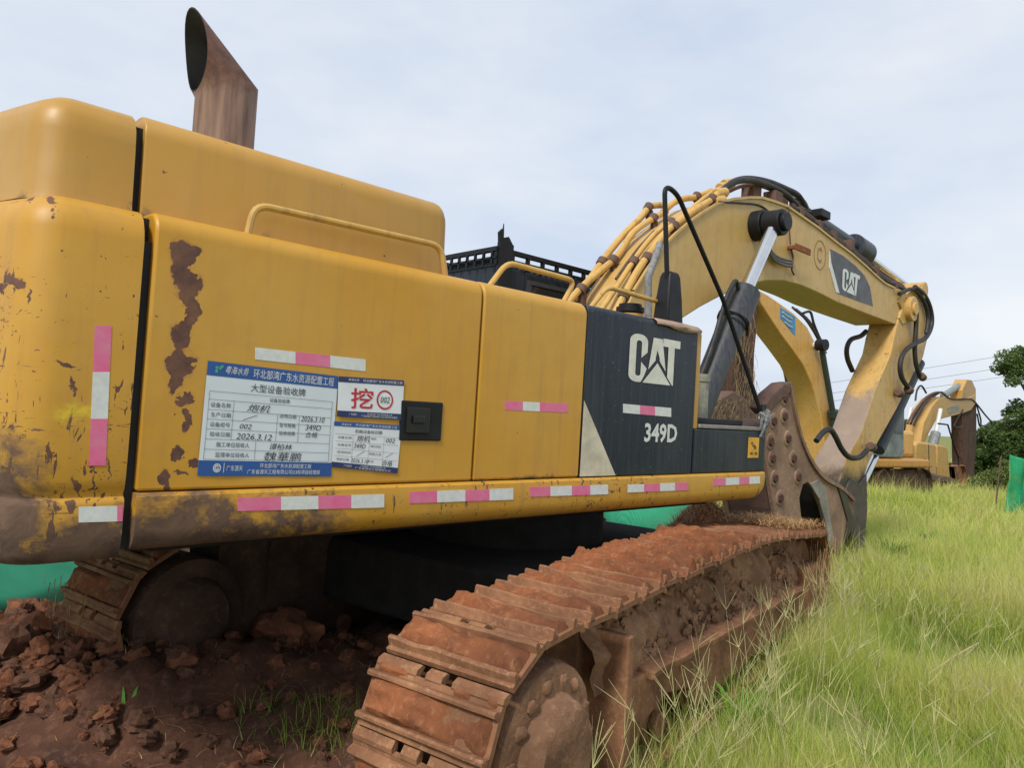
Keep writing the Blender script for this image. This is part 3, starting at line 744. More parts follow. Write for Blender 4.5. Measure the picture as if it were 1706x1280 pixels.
# hydraulic pipes along the boom back: (near..far) traced on planes across the boom
def pipe(pts, Y, r): return MB().tube(curve_pts([at_y(x, y, Y) for x, y in pts], 7), r, 10).build('hydraulic_pipe', MAT['pipe'], EX)
pipe([(1012, 545), (1040, 492), (1062, 452), (1085, 418), (1112, 384), (1140, 362), (1165, 345), (1186, 332), (1198, 320)], 4.03, .034)
pipe([(985, 540), (1015, 497), (1046, 450), (1072, 412), (1100, 382), (1135, 362), (1160, 341), (1188, 320), (1207, 312)], 4.12, .026)
pipe([(940, 512), (968, 480), (1000, 452), (1030, 425), (1055, 388), (1085, 366), (1110, 352)], 4.42, .034)
pipe([(955, 500), (985, 462), (1012, 424), (1040, 390), (1068, 362), (1080, 346), (1092, 342), (1104, 342)], 4.52, .034)
pipe([(1104, 354), (1122, 338), (1140, 331), (1160, 328), (1185, 318)], 4.42, .034)
pipe([(1000, 540), (1030, 505), (1055, 470), (1075, 440), (1100, 400), (1122, 376), (1140, 360)], 4.22, .022)
mb = MB()
for (px, py, Y, r) in ((1003, 437, 4.52, .052), (1021, 434, 4.42, .052), (1056, 436, 4.12, .043), (1078, 430, 4.03, .052), (1079, 433, 4.22, .04), (1080, 346, 4.52, .048), (1088, 364, 4.42, .048), (1160, 328, 4.42, .05), (1122, 377, 4.03, .05), (1118, 371, 4.12, .043), (1186, 332, 4.03, .05), (968, 482, 4.42, .05), (1040, 492, 4.03, .048)):
    p = at_y(px, py, Y); dn = Vector((.55, 0, .83))
    mb = MB(); mb.cyl(p - dn * .035, p + dn * .035, r, 12)
    mb.box(p.x - .01, p.x + .06, Y - .02, Y + .02, p.z - .14, p.z - .02)
    mb.build('pipe_clamp', MAT['rust'], EX, 40)
MB().tube([at_y(x, y, 4.25) for x, y in ((1026, 465), (1046, 436), (1066, 410), (1090, 385))], .014, 6).build('grease_pipe', MAT['rust'], EX)
# block with the fittings near the top of the pipes
mb = MB()
for (px, py, Y) in ((1200, 322, 4.05), (1206, 312, 4.2), (1213, 306, 4.38), (1196, 335, 4.02)):
    p = at_y(px, py, Y); MB().cyl(p + Vector((-.09, 0, -.03)), p + Vector((.09, 0, .03)), .055, 12).build('pipe_union', MAT['pipe'], EX, 40, .006)
# thick black hoses arching over the boom crown
def hose(pts, Y0, Y1, r, n=8, name='hydraulic_hose', mat='rubber', parent=None):
    m = len(pts); P = [at_y(x, y, Y0 + (Y1 - Y0) * i / (m - 1)) for i, (x, y) in enumerate(pts)]
    return MB().tube(curve_pts(P, n), r, 10).build(name, MAT[mat], parent or EX)
hose([(1202, 318), (1222, 304), (1246, 300), (1272, 306), (1300, 318), (1318, 332), (1332, 350)], 4.08, 4.08, .036)
hose([(1208, 312), (1226, 301), (1250, 297.5), (1280, 303), (1310, 315), (1330, 326), (1342, 346)], 4.25, 4.25, .036)
hose([(1214, 306), (1232, 299), (1258, 298), (1290, 306), (1322, 322), (1338, 336), (1344, 348)], 4.42, 4.42, .034)
hose([(1212, 320), (1236, 310), (1262, 309), (1285, 316), (1300, 325)], 4.15, 4.15, .022, mat='rust')
mb = MB()
for (px, py, Y) in ((1252, 318, 4.2), (1288, 328, 4.1), (1298, 330, 4.25)):
    p = at_y(px, py, Y); MB().box(p.x - .09, p.x + .09, Y - .08, Y + .08, p.z - .18, p.z + .05).build('hose_bracket', MAT['rust'], EX, 0, .01)
# lines and stick cylinder lying on the boom's front half
for k_, (Y, dy) in enumerate(((4.02, 6), (4.08, 2), (4.16, -2), (4.38, -6), (4.46, -8))):
    hose([(1318, 338 + dy), (1345, 356 + dy), (1380, 384 + dy), (1410, 408 + dy), (1440, 432 + dy), (1470, 458 + dy), (1500, 476 + dy * .6), (1530, 492 + dy * .4)], Y, Y, .027, 5, mat='rubber' if k_ != 1 else 'rust')
mb = MB(); Yc = 4.265
P = [at_y(x, y, Yc) for x, y in ((1352, 366), (1440, 424), (1520, 484))]
d = (P[1] - P[0]).normalized()
mb.cyl(P[0], P[1] - d * .25, .105, 20); mb.cyl(P[1] - d * .45, P[1] - d * .02, .185, 20)
sc_ = mb.build('stick_cylinder', MAT['cyl'], EX, 40)
MB().cyl(P[1] - d * .1, P[2], .055, 14).build('piston_rod', MAT['chrome'], sc_)
mb = MB(); c = at_y(1364, 357, 4.1); mb.box(c.x - .13, c.x + .13, 4.0, 4.14, c.z - .06, c.z + .04, M=None)
mb.build('hose_guard', MAT['black'], EX, 0, .01)
mb = MB()
for (px, py) in ((1336, 352), (1367, 374), (1391, 391), (1420, 406), (1462, 450), (1494, 474)):
    p = at_y(px, py, 4.0); MB().box(p.x - .05, p.x + .05, 3.985, 4.5, p.z - .10, p.z + .05).build('line_clamp', MAT['rust'], EX, 0, .01)

# stick
SY0, SY1 = 3.96, 4.37
st = [(1534, 472), (1541, 482), (1546, 505), (1548, 535), (1546, 562), (1538, 596), (1521, 625), (1508, 653), (1495, 680), (1477, 712), (1460, 742), (1447, 772), (1437, 805), (1436, 850), (1422, 862), (1404, 850), (1398, 808),
      (1410, 765), (1435, 720), (1457, 652), (1470, 622), (1484, 590), (1490, 560), (1500, 520), (1512, 492), (1522, 477)]
MB().prism_y(xz(st, SY0), SY0, SY1).build('stick', MAT['stick'], EX, 32, 0.014, 2)
STK = bpy.data.objects['stick']
# clevis cheeks and pins at the boom nose
mb = MB(); c = at_y(1519, 515, 3.9)
mb.cyl((c.x, 3.86, c.z), (c.x, 4.66, c.z), .19, 26); mb.cyl((c.x, 3.83, c.z), (c.x, 4.69, c.z), .10, 20)
c2 = at_y(1534, 484, 3.95); mb.cyl((c2.x, 3.88, c2.z), (c2.x, 4.45, c2.z), .13, 20)
mb.build('pivot_pin', MAT['stick'], STK, 40, .01)
mb = MB()
mb.prism_y(xz([(1500, 487), (1516, 494), (1520, 512), (1512, 536), (1500, 542), (1494, 530), (1500, 515), (1494, 503)], BY0), BY0 - .035, BY0 + .01)
mb.build('boom_nose_boss', MAT['boom'], BOOM, 32, .02, 3)
# black greasy lower end of the stick and link arms down to the ground
lk = xz([(1425, 806), (1437, 790), (1438, 850), (1433, 912), (1417, 914), (1410, 880), (1400, 820), (1410, 796)], 4.0)
for ya_, yb_ in ((3.94, 4.08), (4.26, 4.40)): MB().prism_y(lk, ya_, yb_).build('tool_link', simple('greasy_black', (0.03, 0.025, 0.022), 0.6, var=.5, scale=10, c2=(0.10, 0.075, 0.06)), EX, 0, .012)
mb = MB(); a = at_y(1443, 800, 4.2); b = at_y(1455, 765, 4.2); mb.cyl(at_y(1434, 812, 4.2), at_y(1458, 762, 4.2), .055, 14)
mb.build('tool_cylinder_rod', MAT['chrome'], EX)
mb = MB(); mb.cyl(at_y(1462, 750, 4.16), at_y(1530, 605, 4.16), .10, 16); mb.build('tool_cylinder', MAT['cyl'], EX, 40)
# loose hoses round the boom nose and stick
hose([(1524, 478), (1540, 492), (1550, 515), (1552, 540), (1543, 562), (1525, 572), (1508, 585), (1500, 605), (1502, 628), (1512, 645)], 3.9, 3.86, .036)
hose([(1498, 490), (1520, 482), (1538, 500), (1546, 528), (1543, 556)], 3.93, 3.90, .030)
hose([(1527, 520), (1526, 548), (1524, 580), (1526, 606), (1532, 626)], 3.88, 3.88, .034)
hose([(1443, 552), (1434, 560), (1418, 566), (1411, 580), (1412, 598), (1420, 618)], 4.3, 4.4, .036)
hose([(1360, 735), (1372, 720), (1383, 716), (1392, 728), (1402, 748), (1415, 762), (1432, 762), (1445, 750)], 3.9, 3.86, .036)
mb = MB()
for (px, py, Y) in ((1536, 628, 3.88), (1514, 650, 3.86), (1452, 745, 3.86), (1498, 655, 3.9)):
    p = at_y(px, py, Y); MB().cyl(p + Vector((-.06, 0, .015)), p + Vector((.06, 0, -.015)), .06, 12).build('hose_fitting', MAT['rust'], EX, 40, .01)

MAT['boltrust'] = simple('bolt_rust', (0.11, 0.045, 0.034), .9, var=.4, scale=20)
# rock breaker tucked under the stick: two side plates, body, bolts
BK0, BK1 = 3.85, 4.50
plate = [(1272, 690), (1312, 641), (1319, 648), (1324, 690), (1336, 735), (1352, 770), (1372, 795), (1400, 812), (1420, 832), (1424, 850), (1419, 880), (1407, 905), (1394, 925), (1386, 915), (1378, 880), (1369, 845), (1357, 815), (1346, 804),
         (1338, 808), (1332, 830), (1336, 870), (1344, 905), (1300, 905), (1290, 850), (1280, 790), (1272, 740)]
BRK = MB().prism_y(xz(plate, BK0), BK0, BK0 + .05).build('breaker_side_plate', MAT['brk'], EX, 0, .008)
far_plate = [q for q in plate if q[1] > 690] ; far_plate = [(1278, 740), (1334, 735)] + [q for q in plate if q[1] > 745]
MB().prism_y(xz(far_plate, BK0), BK1 - .05, BK1).build('breaker_side_plate', MAT['brk'], EX, 0, .008)
body = [(1283, 722), (1318, 700), (1324, 722), (1332, 745), (1330, 800), (1322, 850), (1330, 900), (1302, 902), (1292, 850), (1284, 790)]
MB().prism_y(xz(body, BK0), BK0 + .06, BK1 - .06).build('breaker_body', MAT['rust'], EX, 0, .02)
mb = MB(); mb.prism_y(xz([(1372, 800), (1400, 818), (1416, 840), (1410, 880), (1398, 905), (1388, 880), (1378, 840)], BK0), BK0 + .06, BK1 - .06)
mb.build('breaker_bracket', MAT['under'], EX, 0, .02)
# grey scraped strut + yellow mount remains on the near plate
MB().prism_y(xz([(1348, 806), (1362, 800), (1374, 812), (1380, 850), (1388, 900), (1382, 912), (1374, 870), (1364, 832)], BK0), BK0 - .012, BK0 + .01).build('scraped_strut', MAT['brkgrey'], EX, 0, .005)
MB().prism_y(xz([(1394, 812), (1408, 818), (1412, 840), (1420, 862), (1414, 890), (1406, 900), (1410, 868), (1402, 838)], BK0), BK0 - .02, BK0 + .01).build('mount_plate', MAT['stick'], EX, 0, .006)
mb = MB()
edge = [at_y(x, y, BK0) for x, y in ((1316, 642), (1324, 690), (1336, 735), (1352, 770), (1372, 795), (1400, 812), (1421, 832))]
E2 = curve_pts(edge, 5); vs = []; fs = []
for i, p in enumerate(E2):
    a = E2[max(i - 1, 0)]; b = E2[min(i + 1, len(E2) - 1)]; t = (b - a).normalized(); n_ = Vector((-t.z, 0, t.x)) * .045
    for o_, y in ((0, BK0 - .03), (1, BK0 - .03), (1, BK0 + .05), (0, BK0 + .05)): vs.append((p.x - n_.x * (o_ - .3), y, p.z - n_.z * (o_ - .3)))
for i in range(len(E2) - 1):
    for j in range(4): fs.append((i * 4 + j, i * 4 + (j + 1) % 4, i * 4 + 4 + (j + 1) % 4, i * 4 + 4 + j))
fs += [(0, 1, 2, 3), tuple(range(len(vs) - 4, len(vs)))]
mb.add(vs, fs).build('plate_rim', MAT['brk'], EX, 30)
for (px, py) in ((1288, 702), (1306, 694), (1283, 736), (1312, 731), (1286, 764), (1321, 764), (1290, 797), (1329, 795), (1299, 830), (1307, 664)):
    c = at_y(px, py, BK0)
    mb = MB(); mb.cyl((c.x, BK0 - .012, c.z), (c.x, BK0 + .005, c.z), .085, 16, r2=.10); mb.cyl((c.x - .01, BK0 - .035, c.z), (c.x - .01, BK0 - .008, c.z), .050, 6, 1)
    mb.build('plate_bolt', [MAT['brk'], MAT['boltrust']], EX, 40, .004)
# heavy rusty end block at the top of the breaker
a = [(1268, 680), (1285, 655), (1305, 638), (1320, 636), (1321, 652), (1300, 668), (1278, 692)]
MB().prism_y(xz(a, BK0), BK0 - .02, BK0 + .16).build('breaker_end_block', MAT['rust'], EX, 0, .03, 3)
# ================================================================ undercarriage (turned 12 degrees under the upper body)
TH = R(12); UU = Vector((math.cos(TH), math.sin(TH), 0)); VV = Vector((-math.sin(TH), math.cos(TH), 0)); UC = Vector((4.0, 4.1, 0))
def uvz(u, v, z): return UC + UU * u + VV * v + Vector((0, 0, z))
# chain line in (u, z)
def chain_path():
    P = []
    top = [(-2.28, .755), (-1.6, .775), (-1.0, .785), (-.2, .80), (.5, .795), (1.2, .755), (1.8, .70), (2.4, .645)]
    P += [(p.x, p.y) for p in curve_pts([Vector((a, b, 0)) for a, b in top], 12)]
    c = (2.45, .225); r = .42
    P += [(c[0] + r * math.cos(R(a)), c[1] + r * math.sin(R(a))) for a in range(84, -91, -6)]
    c = (-2.28, .315); r = .44
    P += [(-2.0 + 4.2 * (1 - i / 20), -.195 + .07 * (i / 20)) for i in range(1, 20)]
    P += [(c[0] + r * math.cos(R(a)), c[1] + r * math.sin(R(a))) for a in range(-92, -269, -6)]
    return P
CH = chain_path(); CHL = [0.0]
for i in range(len(CH)):
    a = CH[i]; b = CH[(i + 1) % len(CH)]; CHL.append(CHL[-1] + math.hypot(b[0] - a[0], b[1] - a[1]))
def chain_at(s):
    s %= CHL[-1]
    lo_, hi_ = 0, len(CHL) - 1
    while hi_ - lo_ > 1:
        m = (lo_ + hi_) // 2
        if CHL[m] <= s: lo_ = m
        else: hi_ = m
    a = CH[lo_]; b = CH[(lo_ + 1) % len(CH)]; t = (s - CHL[lo_]) / max(CHL[lo_ + 1] - CHL[lo_], 1e-6)
    return (a[0] + (b[0] - a[0]) * t, a[1] + (b[1] - a[1]) * t)
NSH = 44; PITCH = CHL[-1] / NSH; HW = 0.31
def shoe_mesh(seed, load):
    """local axes: x along the chain, y across, z outward"""
    rg = random.Random(seed); mb = MB(); p = PITCH
    mb.box(-.43 * p, .40 * p, -HW, HW, -.012, .012)
    for x0 in (-.30 * p, .26 * p):                       # two grouser bars
        h = .046; n = 14; rings = []
        for i in range(n + 1):
            y = -HW + 2 * HW * i / n; e = 0.012 * noise.noise(Vector((y * 9, seed, x0 * 10)))
            hh = h + e; ww = .013 + .003 * noise.noise(Vector((y * 7, seed + 3, 0)))
            rings.append([(x0 - ww * 1.35, y, .008), (x0 - ww * .8, y, hh * .9), (x0, y, hh), (x0 + ww * .8, y, hh * .9), (x0 + ww * 1.35, y, .008)])
        mb.loft(rings)
    # trailing lip with two notches
    for ya, yb in ((-HW, -.075), (-.025, .055), (.10, HW)):
        mb.prism([(.38 * p, .012), (.40 * p, -.018), (.54 * p, -.030), (.55 * p, -.012), (.47 * p, .012)], ya, yb, lambda u, v, w: (u, w, v))
    # packed soil between and beside the bars
    def soil(xa, xb, ya, yb, base, amp, nx, ny, sd):
        vs = []; fs = []
        for i in range(nx + 1):
            for j in range(ny + 1):
                x = xa + (xb - xa) * i / nx; y = ya + (yb - ya) * j / ny
                e = min(i, nx - i, 2) / 2 * min(1, min(j, ny - j) / 1.0)
                q = noise.fractal(Vector((x * 9 + sd * 7, y * 7, sd)), 1.0, 2.0, 4)
                q2 = noise.noise(Vector((x * 3 + sd, y * 3.2, sd * 2.0)))
                z = (base + amp * q + amp * 1.3 * q2)
                vs.append((x, y, max(.006, z * (0.35 + .65 * e)) if e > 0 else .004))
        for i in range(nx):
            for j in range(ny):
                a = i * (ny + 1) + j; fs.append((a, a + 1, a + ny + 2, a + ny + 1))
        mb.add(vs, fs, 1)
    if load > 0:
        bas = (0, .024, .040, .050)[load]; am = (0, .026, .034, .042)[load]
        soil(-.285 * p, .25 * p, -HW + .012, HW - .012, bas, am, 9, 26, seed)
        if load > 1: soil(.28 * p, .46 * p, -HW + .012, -.08, bas * .45, am * .7, 4, 12, seed + 5); soil(.28 * p, .46 * p, .11, HW - .01, bas * .5, am * .7, 4, 10, seed + 9)
        if load > 2: soil(-.48 * p, .50 * p, -HW + .005, HW - .005, .050, .046, 18, 34, seed + 2)
    me = bpy.data.meshes.new('track_shoe'); me.from_pydata([tuple(v) for v in mb.v], [], mb.f)
    me.materials.append(MAT['mudsteel']); me.materials.append(MAT['mud']); me.polygons.foreach_set('material_index', mb.m)
    bm = bmesh.new(); bm.from_mesh(me); bmesh.ops.recalc_face_normals(bm, faces=bm.faces); bm.to_mesh(me); bm.free()
    me.polygons.foreach_set('use_smooth', [True] * len(me.polygons)); me.set_sharp_from_angle(angle=R(45)); me.update()
    return me
SHOES = {(l, k_): shoe_mesh(11 + l * 17 + k_ * 5, l) for l in range(4) for k_ in range(4)}
def make_track(vc, near):
    tr = None
    # side frame (the track part itself): mud-packed bank above a beam with openings
    s = -1 if near else 1
    vo = vc + s * .17 if near else vc - .17
    mb = MB()
    sgn = -1
    # rows from the chain down to the ledge, across u
    NU = 70; cols = []
    for i in range(NU + 1):
        u = -1.75 + 4.35 * i / NU
        zt = 0.70 - 0.012 * i / NU - (0.12 if u > 1.6 else 0) * min(1, (u - 1.6) / .8 if u > 1.6 else 0)
        zl = 0.34 - 0.12 * max(0, min(1, (u + 1.2) / 3.2))
        col_ = []
        for j in range(15):
            t = j / 14; z = zt + (zl - zt) * t
            d = noise.fractal(Vector((u * 2.3, z * 3.1, 4 + vc)), 1.0, 2.0, 5) * .14 + noise.noise(Vector((u * .9, z, vc))) * .06
            v = vc - .10 - .10 * t ** 1.4 - d * math.sin(math.pi * min(1, t * .9 + .08)) if near else vc - .25 - d * .4
            col_.append(uvz(u, v, z))
        cols.append(col_)
    vs = [p for c in cols for p in c]; n = 15
    fs = [(i * n + j, i * n + j + 1, (i + 1) * n + j + 1, (i + 1) * n + j) for i in range(NU) for j in range(n - 1)]
    mb.add(vs, fs, 1)
    if near:
        rb = random.Random(5)
        for i in range(420):
            u = rb.uniform(-1.55, 2.5); t = rb.random() ** .8; z = .66 - .36 * t - max(0, u) * .05
            q = uvz(u, vc - .13 - .10 * t ** 1.4, z); r_ = .007 + .022 * rb.random() ** 2
            mb.blob(q, r_ * 1.4, r_ * .6, r_ * 1.1, i, .6, 5, 8, 1, 2.2)
    # inner core
    core = [(-1.75, .62), (2.5, .50), (2.62, .1), (2.4, -.02), (-1.5, -.02), (-1.75, .1)] if near else [(-2.1, .70), (2.5, .56), (2.62, .1), (2.4, -.02), (-1.8, -.02), (-2.1, .1)]
    mb.prism(core, vc - .10 if near else vc - .22, vc + .22 if near else vc + .1, lambda u, v, w: uvz(u, w, v), 0)
    tr = mb.build('track', [MAT['mudsteel'], MAT['muddark']] if near else [MAT['mudshade'], MAT['mudshade']], EX, 50)
    if near:
        # outer beam face with two roller openings and a front plate
        face = [(-1.62, .37), (-1.30, .345), (1.9, .22), (2.5, .26), (2.62, .18), (2.58, .02), (2.2, -.06), (1.0, -.06), (.6, -.02), (.2, -.06), (-.55, -.05), (-.70, .10), (-1.0, .16), (-1.28, .10), (-1.40, -.06), (-1.62, -.06)]
        vf = vc - .26
        MB().prism(face, vf, vf + .10, lambda u, v, w: uvz(u, w, v)).build('frame_beam', MAT['mudsteel'], tr, 0, .014)
        mb = MB(); vsl = []
        rings = []
        for i in range(41):
            u = -1.3 + 3.2 * i / 40; z = .345 - .125 * (u + 1.3) / 3.2; e = .012 * noise.noise(Vector((u * 4, 1, 2)))
            rings.append([tuple(uvz(u, v, zz)) for v, zz in ((vf - .035, z - .02 + e), (vf - .04, z + .012 + e), (vf + .08, z + .035 + e), (vf + .08, z - .02))])
        mb.loft(rings); mb.build('frame_ledge', MAT['mudsteel'], tr, 60)
        MB().prism([(-1.66, .62), (-1.60, .62), (-1.585, .30), (-1.60, -.12), (-1.66, -.12)], vf - .06, vf + .3, lambda u, v, w: uvz(u, w, v)).build('guard_plate', MAT['mudsteel'], tr, 0, .01)
        MB().prism([(2.05, .40), (2.62, .36), (2.74, .26), (2.66, .0), (2.5, -.08), (2.1, -.08)], vf - .03, vf + .15, lambda u, v, w: uvz(u, w, v)).build('idler_guard', MAT['mudsteel'], tr, 0, .05, 3)
    for u in (-1.05, -.45, .2, .85, 1.5):
        mb = MB(); mb.cyl(uvz(u, vc - .2, .0), uvz(u, vc + .2, .0), .115, 18); mb.cyl(uvz(u, vc - .25, .0), uvz(u, vc - .2, .0), .07, 14)
        mb.build('roller', MAT['mudsteel'], tr, 40, .01)
    # drive hub: flange with a ring of lugs, domed cap
    cu, cz = -2.31, .315
    def hub(v0, v1, r0, r1, n_=40): return [[tuple(uvz(cu + r * math.cos(2 * math.pi * i / n_), v, cz + r * math.sin(2 * math.pi * i / n_))) for i in range(n_)] for v, r in ((v0, r0), (v1, r1))]
    o_ = -1 if near else -1
    e = vc + o_ * .36
    mb = MB(); rg = []
    for v, r in ((vc + .25, .34), (e + .10, .345), (e + .06, .335), (e + .05, .30), (e + .045, .235), (e + .03, .225), (e - .01, .215), (e - .035, .19), (e - .042, .10), (e - .044, .02)):
        rg.append([tuple(uvz(cu + r * math.cos(2 * math.pi * i / 44), v + .006 * noise.noise(Vector((i * .8, r * 20, vc))), cz + r * math.sin(2 * math.pi * i / 44))) for i in range(44)])
    mb.loft(rg)
    if near:
        for i in range(15):
            a = 2 * math.pi * (i + .3 * rng.random()) / 15; q = uvz(cu + .275 * math.cos(a), e + .046, cz + .275 * math.sin(a))
            mb.blob(q, .026 + .012 * rng.random(), .016, .030, i, .4, 5, 8)
    mb.build('drive_hub', MAT['muddark' if near else 'mudshade'], tr, 40)
    # idler wheel in front
    mb = MB(); mb.cyl(uvz(2.45, vc - .14, .225), uvz(2.45, vc + .14, .225), .35, 36); mb.build('idler_wheel', MAT['mudsteel'], tr, 40, .02)
    # shoes
    for i in range(NSH):
        s0 = i * PITCH + .05
        a = chain_at(s0 - .02); b = chain_at(s0 + .02); c = chain_at(s0)
        tu = Vector((b[0] - a[0], b[1] - a[1])).normalized()
        X = UU * tu.x + Vector((0, 0, tu.y)); Zv = UU * (-tu.y) + Vector((0, 0, tu.x)); Y = Zv.cross(X)
        u = c[0]; topside = tu.x > .3
        if topside: load = 3 if -1.3 < u < .35 else (2 if u < -1.3 else (2 if u > 1.6 else 1))
        else: load = 2 if (u < -2.4 and c[1] > .25) else (1 if u < -2.2 else 0)
        if near and not topside and u > 2: load = 3
        o = bpy.data.objects.new('track_shoe', SHOES[(load, i % 4)]); COL.objects.link(o); o.parent = tr
        Mx = Matrix((X, Y, Zv)).transposed().to_4x4()
        jit = rng.uniform(-.016, .016)
        loc = uvz(c[0], vc, c[1]) - EX.location
        o.matrix_local = Matrix.Translation(loc + VV * jit) @ Mx @ Matrix.Rotation(rng.uniform(-.05, .05), 4, 'Y') @ Matrix.Rotation(rng.uniform(-.012, .012), 4, 'Z')
    return tr
TN = make_track(-1.43, True)
TF = make_track(1.03, False)
# centre frame, swing bearing
mb = MB(); mb.prism([(-1.25, -1.0), (-.75, -1.15), (.75, -1.15), (1.25, -1.0), (1.25, 1.0), (.75, 1.15), (-.75, 1.15), (-1.25, 1.0)], .22, .66, lambda u, v, w: uvz(u, v, w))
for s in (-1, 1):
    for t in (-1, 1): mb.prism([(s * .5, t * .6), (s * 1.5, t * 1.0), (s * 1.5, t * 1.35), (s * .3, t * 1.3)], .25, .55, lambda u, v, w: uvz(u, v, w))
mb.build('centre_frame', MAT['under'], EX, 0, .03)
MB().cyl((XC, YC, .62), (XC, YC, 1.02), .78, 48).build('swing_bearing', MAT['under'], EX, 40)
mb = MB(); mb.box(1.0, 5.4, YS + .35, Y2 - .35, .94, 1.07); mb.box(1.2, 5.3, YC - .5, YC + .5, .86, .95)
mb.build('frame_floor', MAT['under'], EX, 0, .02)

# ================================================================ ground
def gz(x, y):
    d = math.hypot(x, y)
    z = -.24 - .017 * max(0, d - 7)
    z += .09 * noise.noise(Vector((x * .35, y * .35, 1.2))) + .035 * noise.noise(Vector((x * 1.3, y * 1.3, 7)))
    p = Vector((x, y, 0)) - UC; u = p.dot(UU); v = p.dot(VV)
    mach = max(0, 1 - max(abs(u) / 3.6, abs(v) / 2.6) ** 4)
    z += .05 * mach
    z += .22 * math.exp(-(((u + .9) / 1.7) ** 2 + ((v - .1) / .75) ** 2))
    z += .20 * math.exp(-(((x - 1.75) / .55) ** 2 + ((y - 4.25) / .40) ** 2))
    z += .15 * math.exp(-(((x - 1.22) / .34) ** 2 + ((y - 4.28) / .42) ** 2))
    z += .26 * math.exp(-(((x - .75) / .5) ** 2 + ((y - 5.0) / .6) ** 2))
    # bank of rubble at the left, behind the far track
    e = ((x - .4) / 1.9) ** 2 + ((y - 6.1) / 1.0) ** 2
    z += .30 * math.exp(-e * 1.2)
    z += .34 * math.exp(-((x - 20.3) / 1.6) ** 2) * max(0, min(1, (y - 4.5) / 2)) * max(0, min(1, (13 - y) / 2))
    # lump of soil at the front left of the picture
    z += .16 * math.exp(-(((x - 1.0) / .8) ** 2 + ((y - 4.4) / .8) ** 2))
    # soil heap in front of the far track end
    z += .86 * math.exp(-(((x - 8.1) / .75) ** 2 + ((y - 4.95) / .62) ** 2))
    return z
def soil_amount(x, y):
    """1 = bare red soil, 0 = grown over"""
    p = Vector((x, y, 0)) - UC; u = p.dot(UU); v = p.dot(VV)
    f = 0.0
    if -4.5 < u < 3.4 and v > -1.35: f = 1.0
    if u < -2.0 and v > -1.9 and u > -6: f = 1.0
    e = ((x - .2) / 4.2) ** 2 + ((y - 7.2) / 3.2) ** 2
    if e < 1: f = 1.0
    if u > 2.6 and v > -1.2: f *= max(0, 1 - (u - 2.6) / .8)
    if ((x - 10.0) / 2.6) ** 2 + ((y - 6.7) / 1.7) ** 2 < 1: f = 1.0
    if ((x - 8.1) / 1.1) ** 2 + ((y - 4.95) / .9) ** 2 < 1: f = 1.0
    return f
def axis(lim0, lim1, fine0, fine1, step, grow=1.13):
    xs = list(np.arange(fine0, fine1, step)); s_ = step; x = fine0
    pre = []
    while x > lim0: s_ *= grow; x -= s_; pre.append(x)
    s_ = step; x = xs[-1]; post = []
    while x < lim1: s_ *= grow; x += s_; post.append(x)
    return pre[::-1] + xs + post
GX = axis(-900, 2200, -1.5, 10, .075); GY = axis(-1400, 1800, -1.5, 9, .075)
gv = []; att = []
for x in GX:
    for y in GY:
        sa = soil_amount(x, y)
        z = gz(x, y)
        if -3 < x < 12 and -3 < y < 11:
            z += (sa * .08 + .012) * noise.fractal(Vector((x * 2.6, y * 2.6, 3)), 1.0, 2.0, 4) + sa * .055 * noise.fractal(Vector((x * 9, y * 9, 1)), .9, 2.0, 3)
        d = math.hypot(x, y)
        if d > 60: z = -.24 - .017 * 53 - .002 * (d - 60)
        gv.append((x, y, z)); att.append(sa)
ny = len(GY)
gf = [(i * ny + j, (i + 1) * ny + j, (i + 1) * ny + j + 1, i * ny + j + 1) for i in range(len(GX) - 1) for j in range(ny - 1)]
gm = bpy.data.meshes.new('ground'); gm.from_pydata(gv, [], gf); gm.polygons.foreach_set('use_smooth', [True] * len(gf))
at_ = gm.attributes.new('soil', 'FLOAT', 'POINT'); at_.data.foreach_set('value', att)
k = NT('ground_soil_and_turf')
sa = k.attr('soil'); n1 = k.noise(2.5, 7, .68); n2 = k.noise(17, 5, .7); n3 = k.noise(.8, 4, .6)
red = k.mix(k.ramp(n1, .35, .65), (0.058, 0.030, 0.022), (0.125, 0.056, 0.033))  # bare soil tones lowered to stand for the shade beneath the machine
red = k.mix(k.math('MULTIPLY', k.ramp(n2, .5, .72), .7), red, (0.19, 0.105, 0.07))
turf = k.mix(k.ramp(n3, .35, .65), (0.16, 0.19, 0.055), (0.24, 0.25, 0.085))
turf = k.mix(k.math('MULTIPLY', k.ramp(n2, .45, .7), .5), turf, (0.17, 0.10, 0.055))
f = k.ramp(k.math('ADD', sa, k.math('MULTIPLY', k.math('SUBTRACT', n1, .5), .9)), .35, .65)
k.bump(k.math('ADD', n1, k.math('MULTIPLY', n2, .5)), .7, .03)
gm.materials.append(k.done(k.mix(f, turf, red), .95, 0, .15))
go = bpy.data.objects.new('ground', gm); COL.objects.link(go); tag(go, kind='structure')

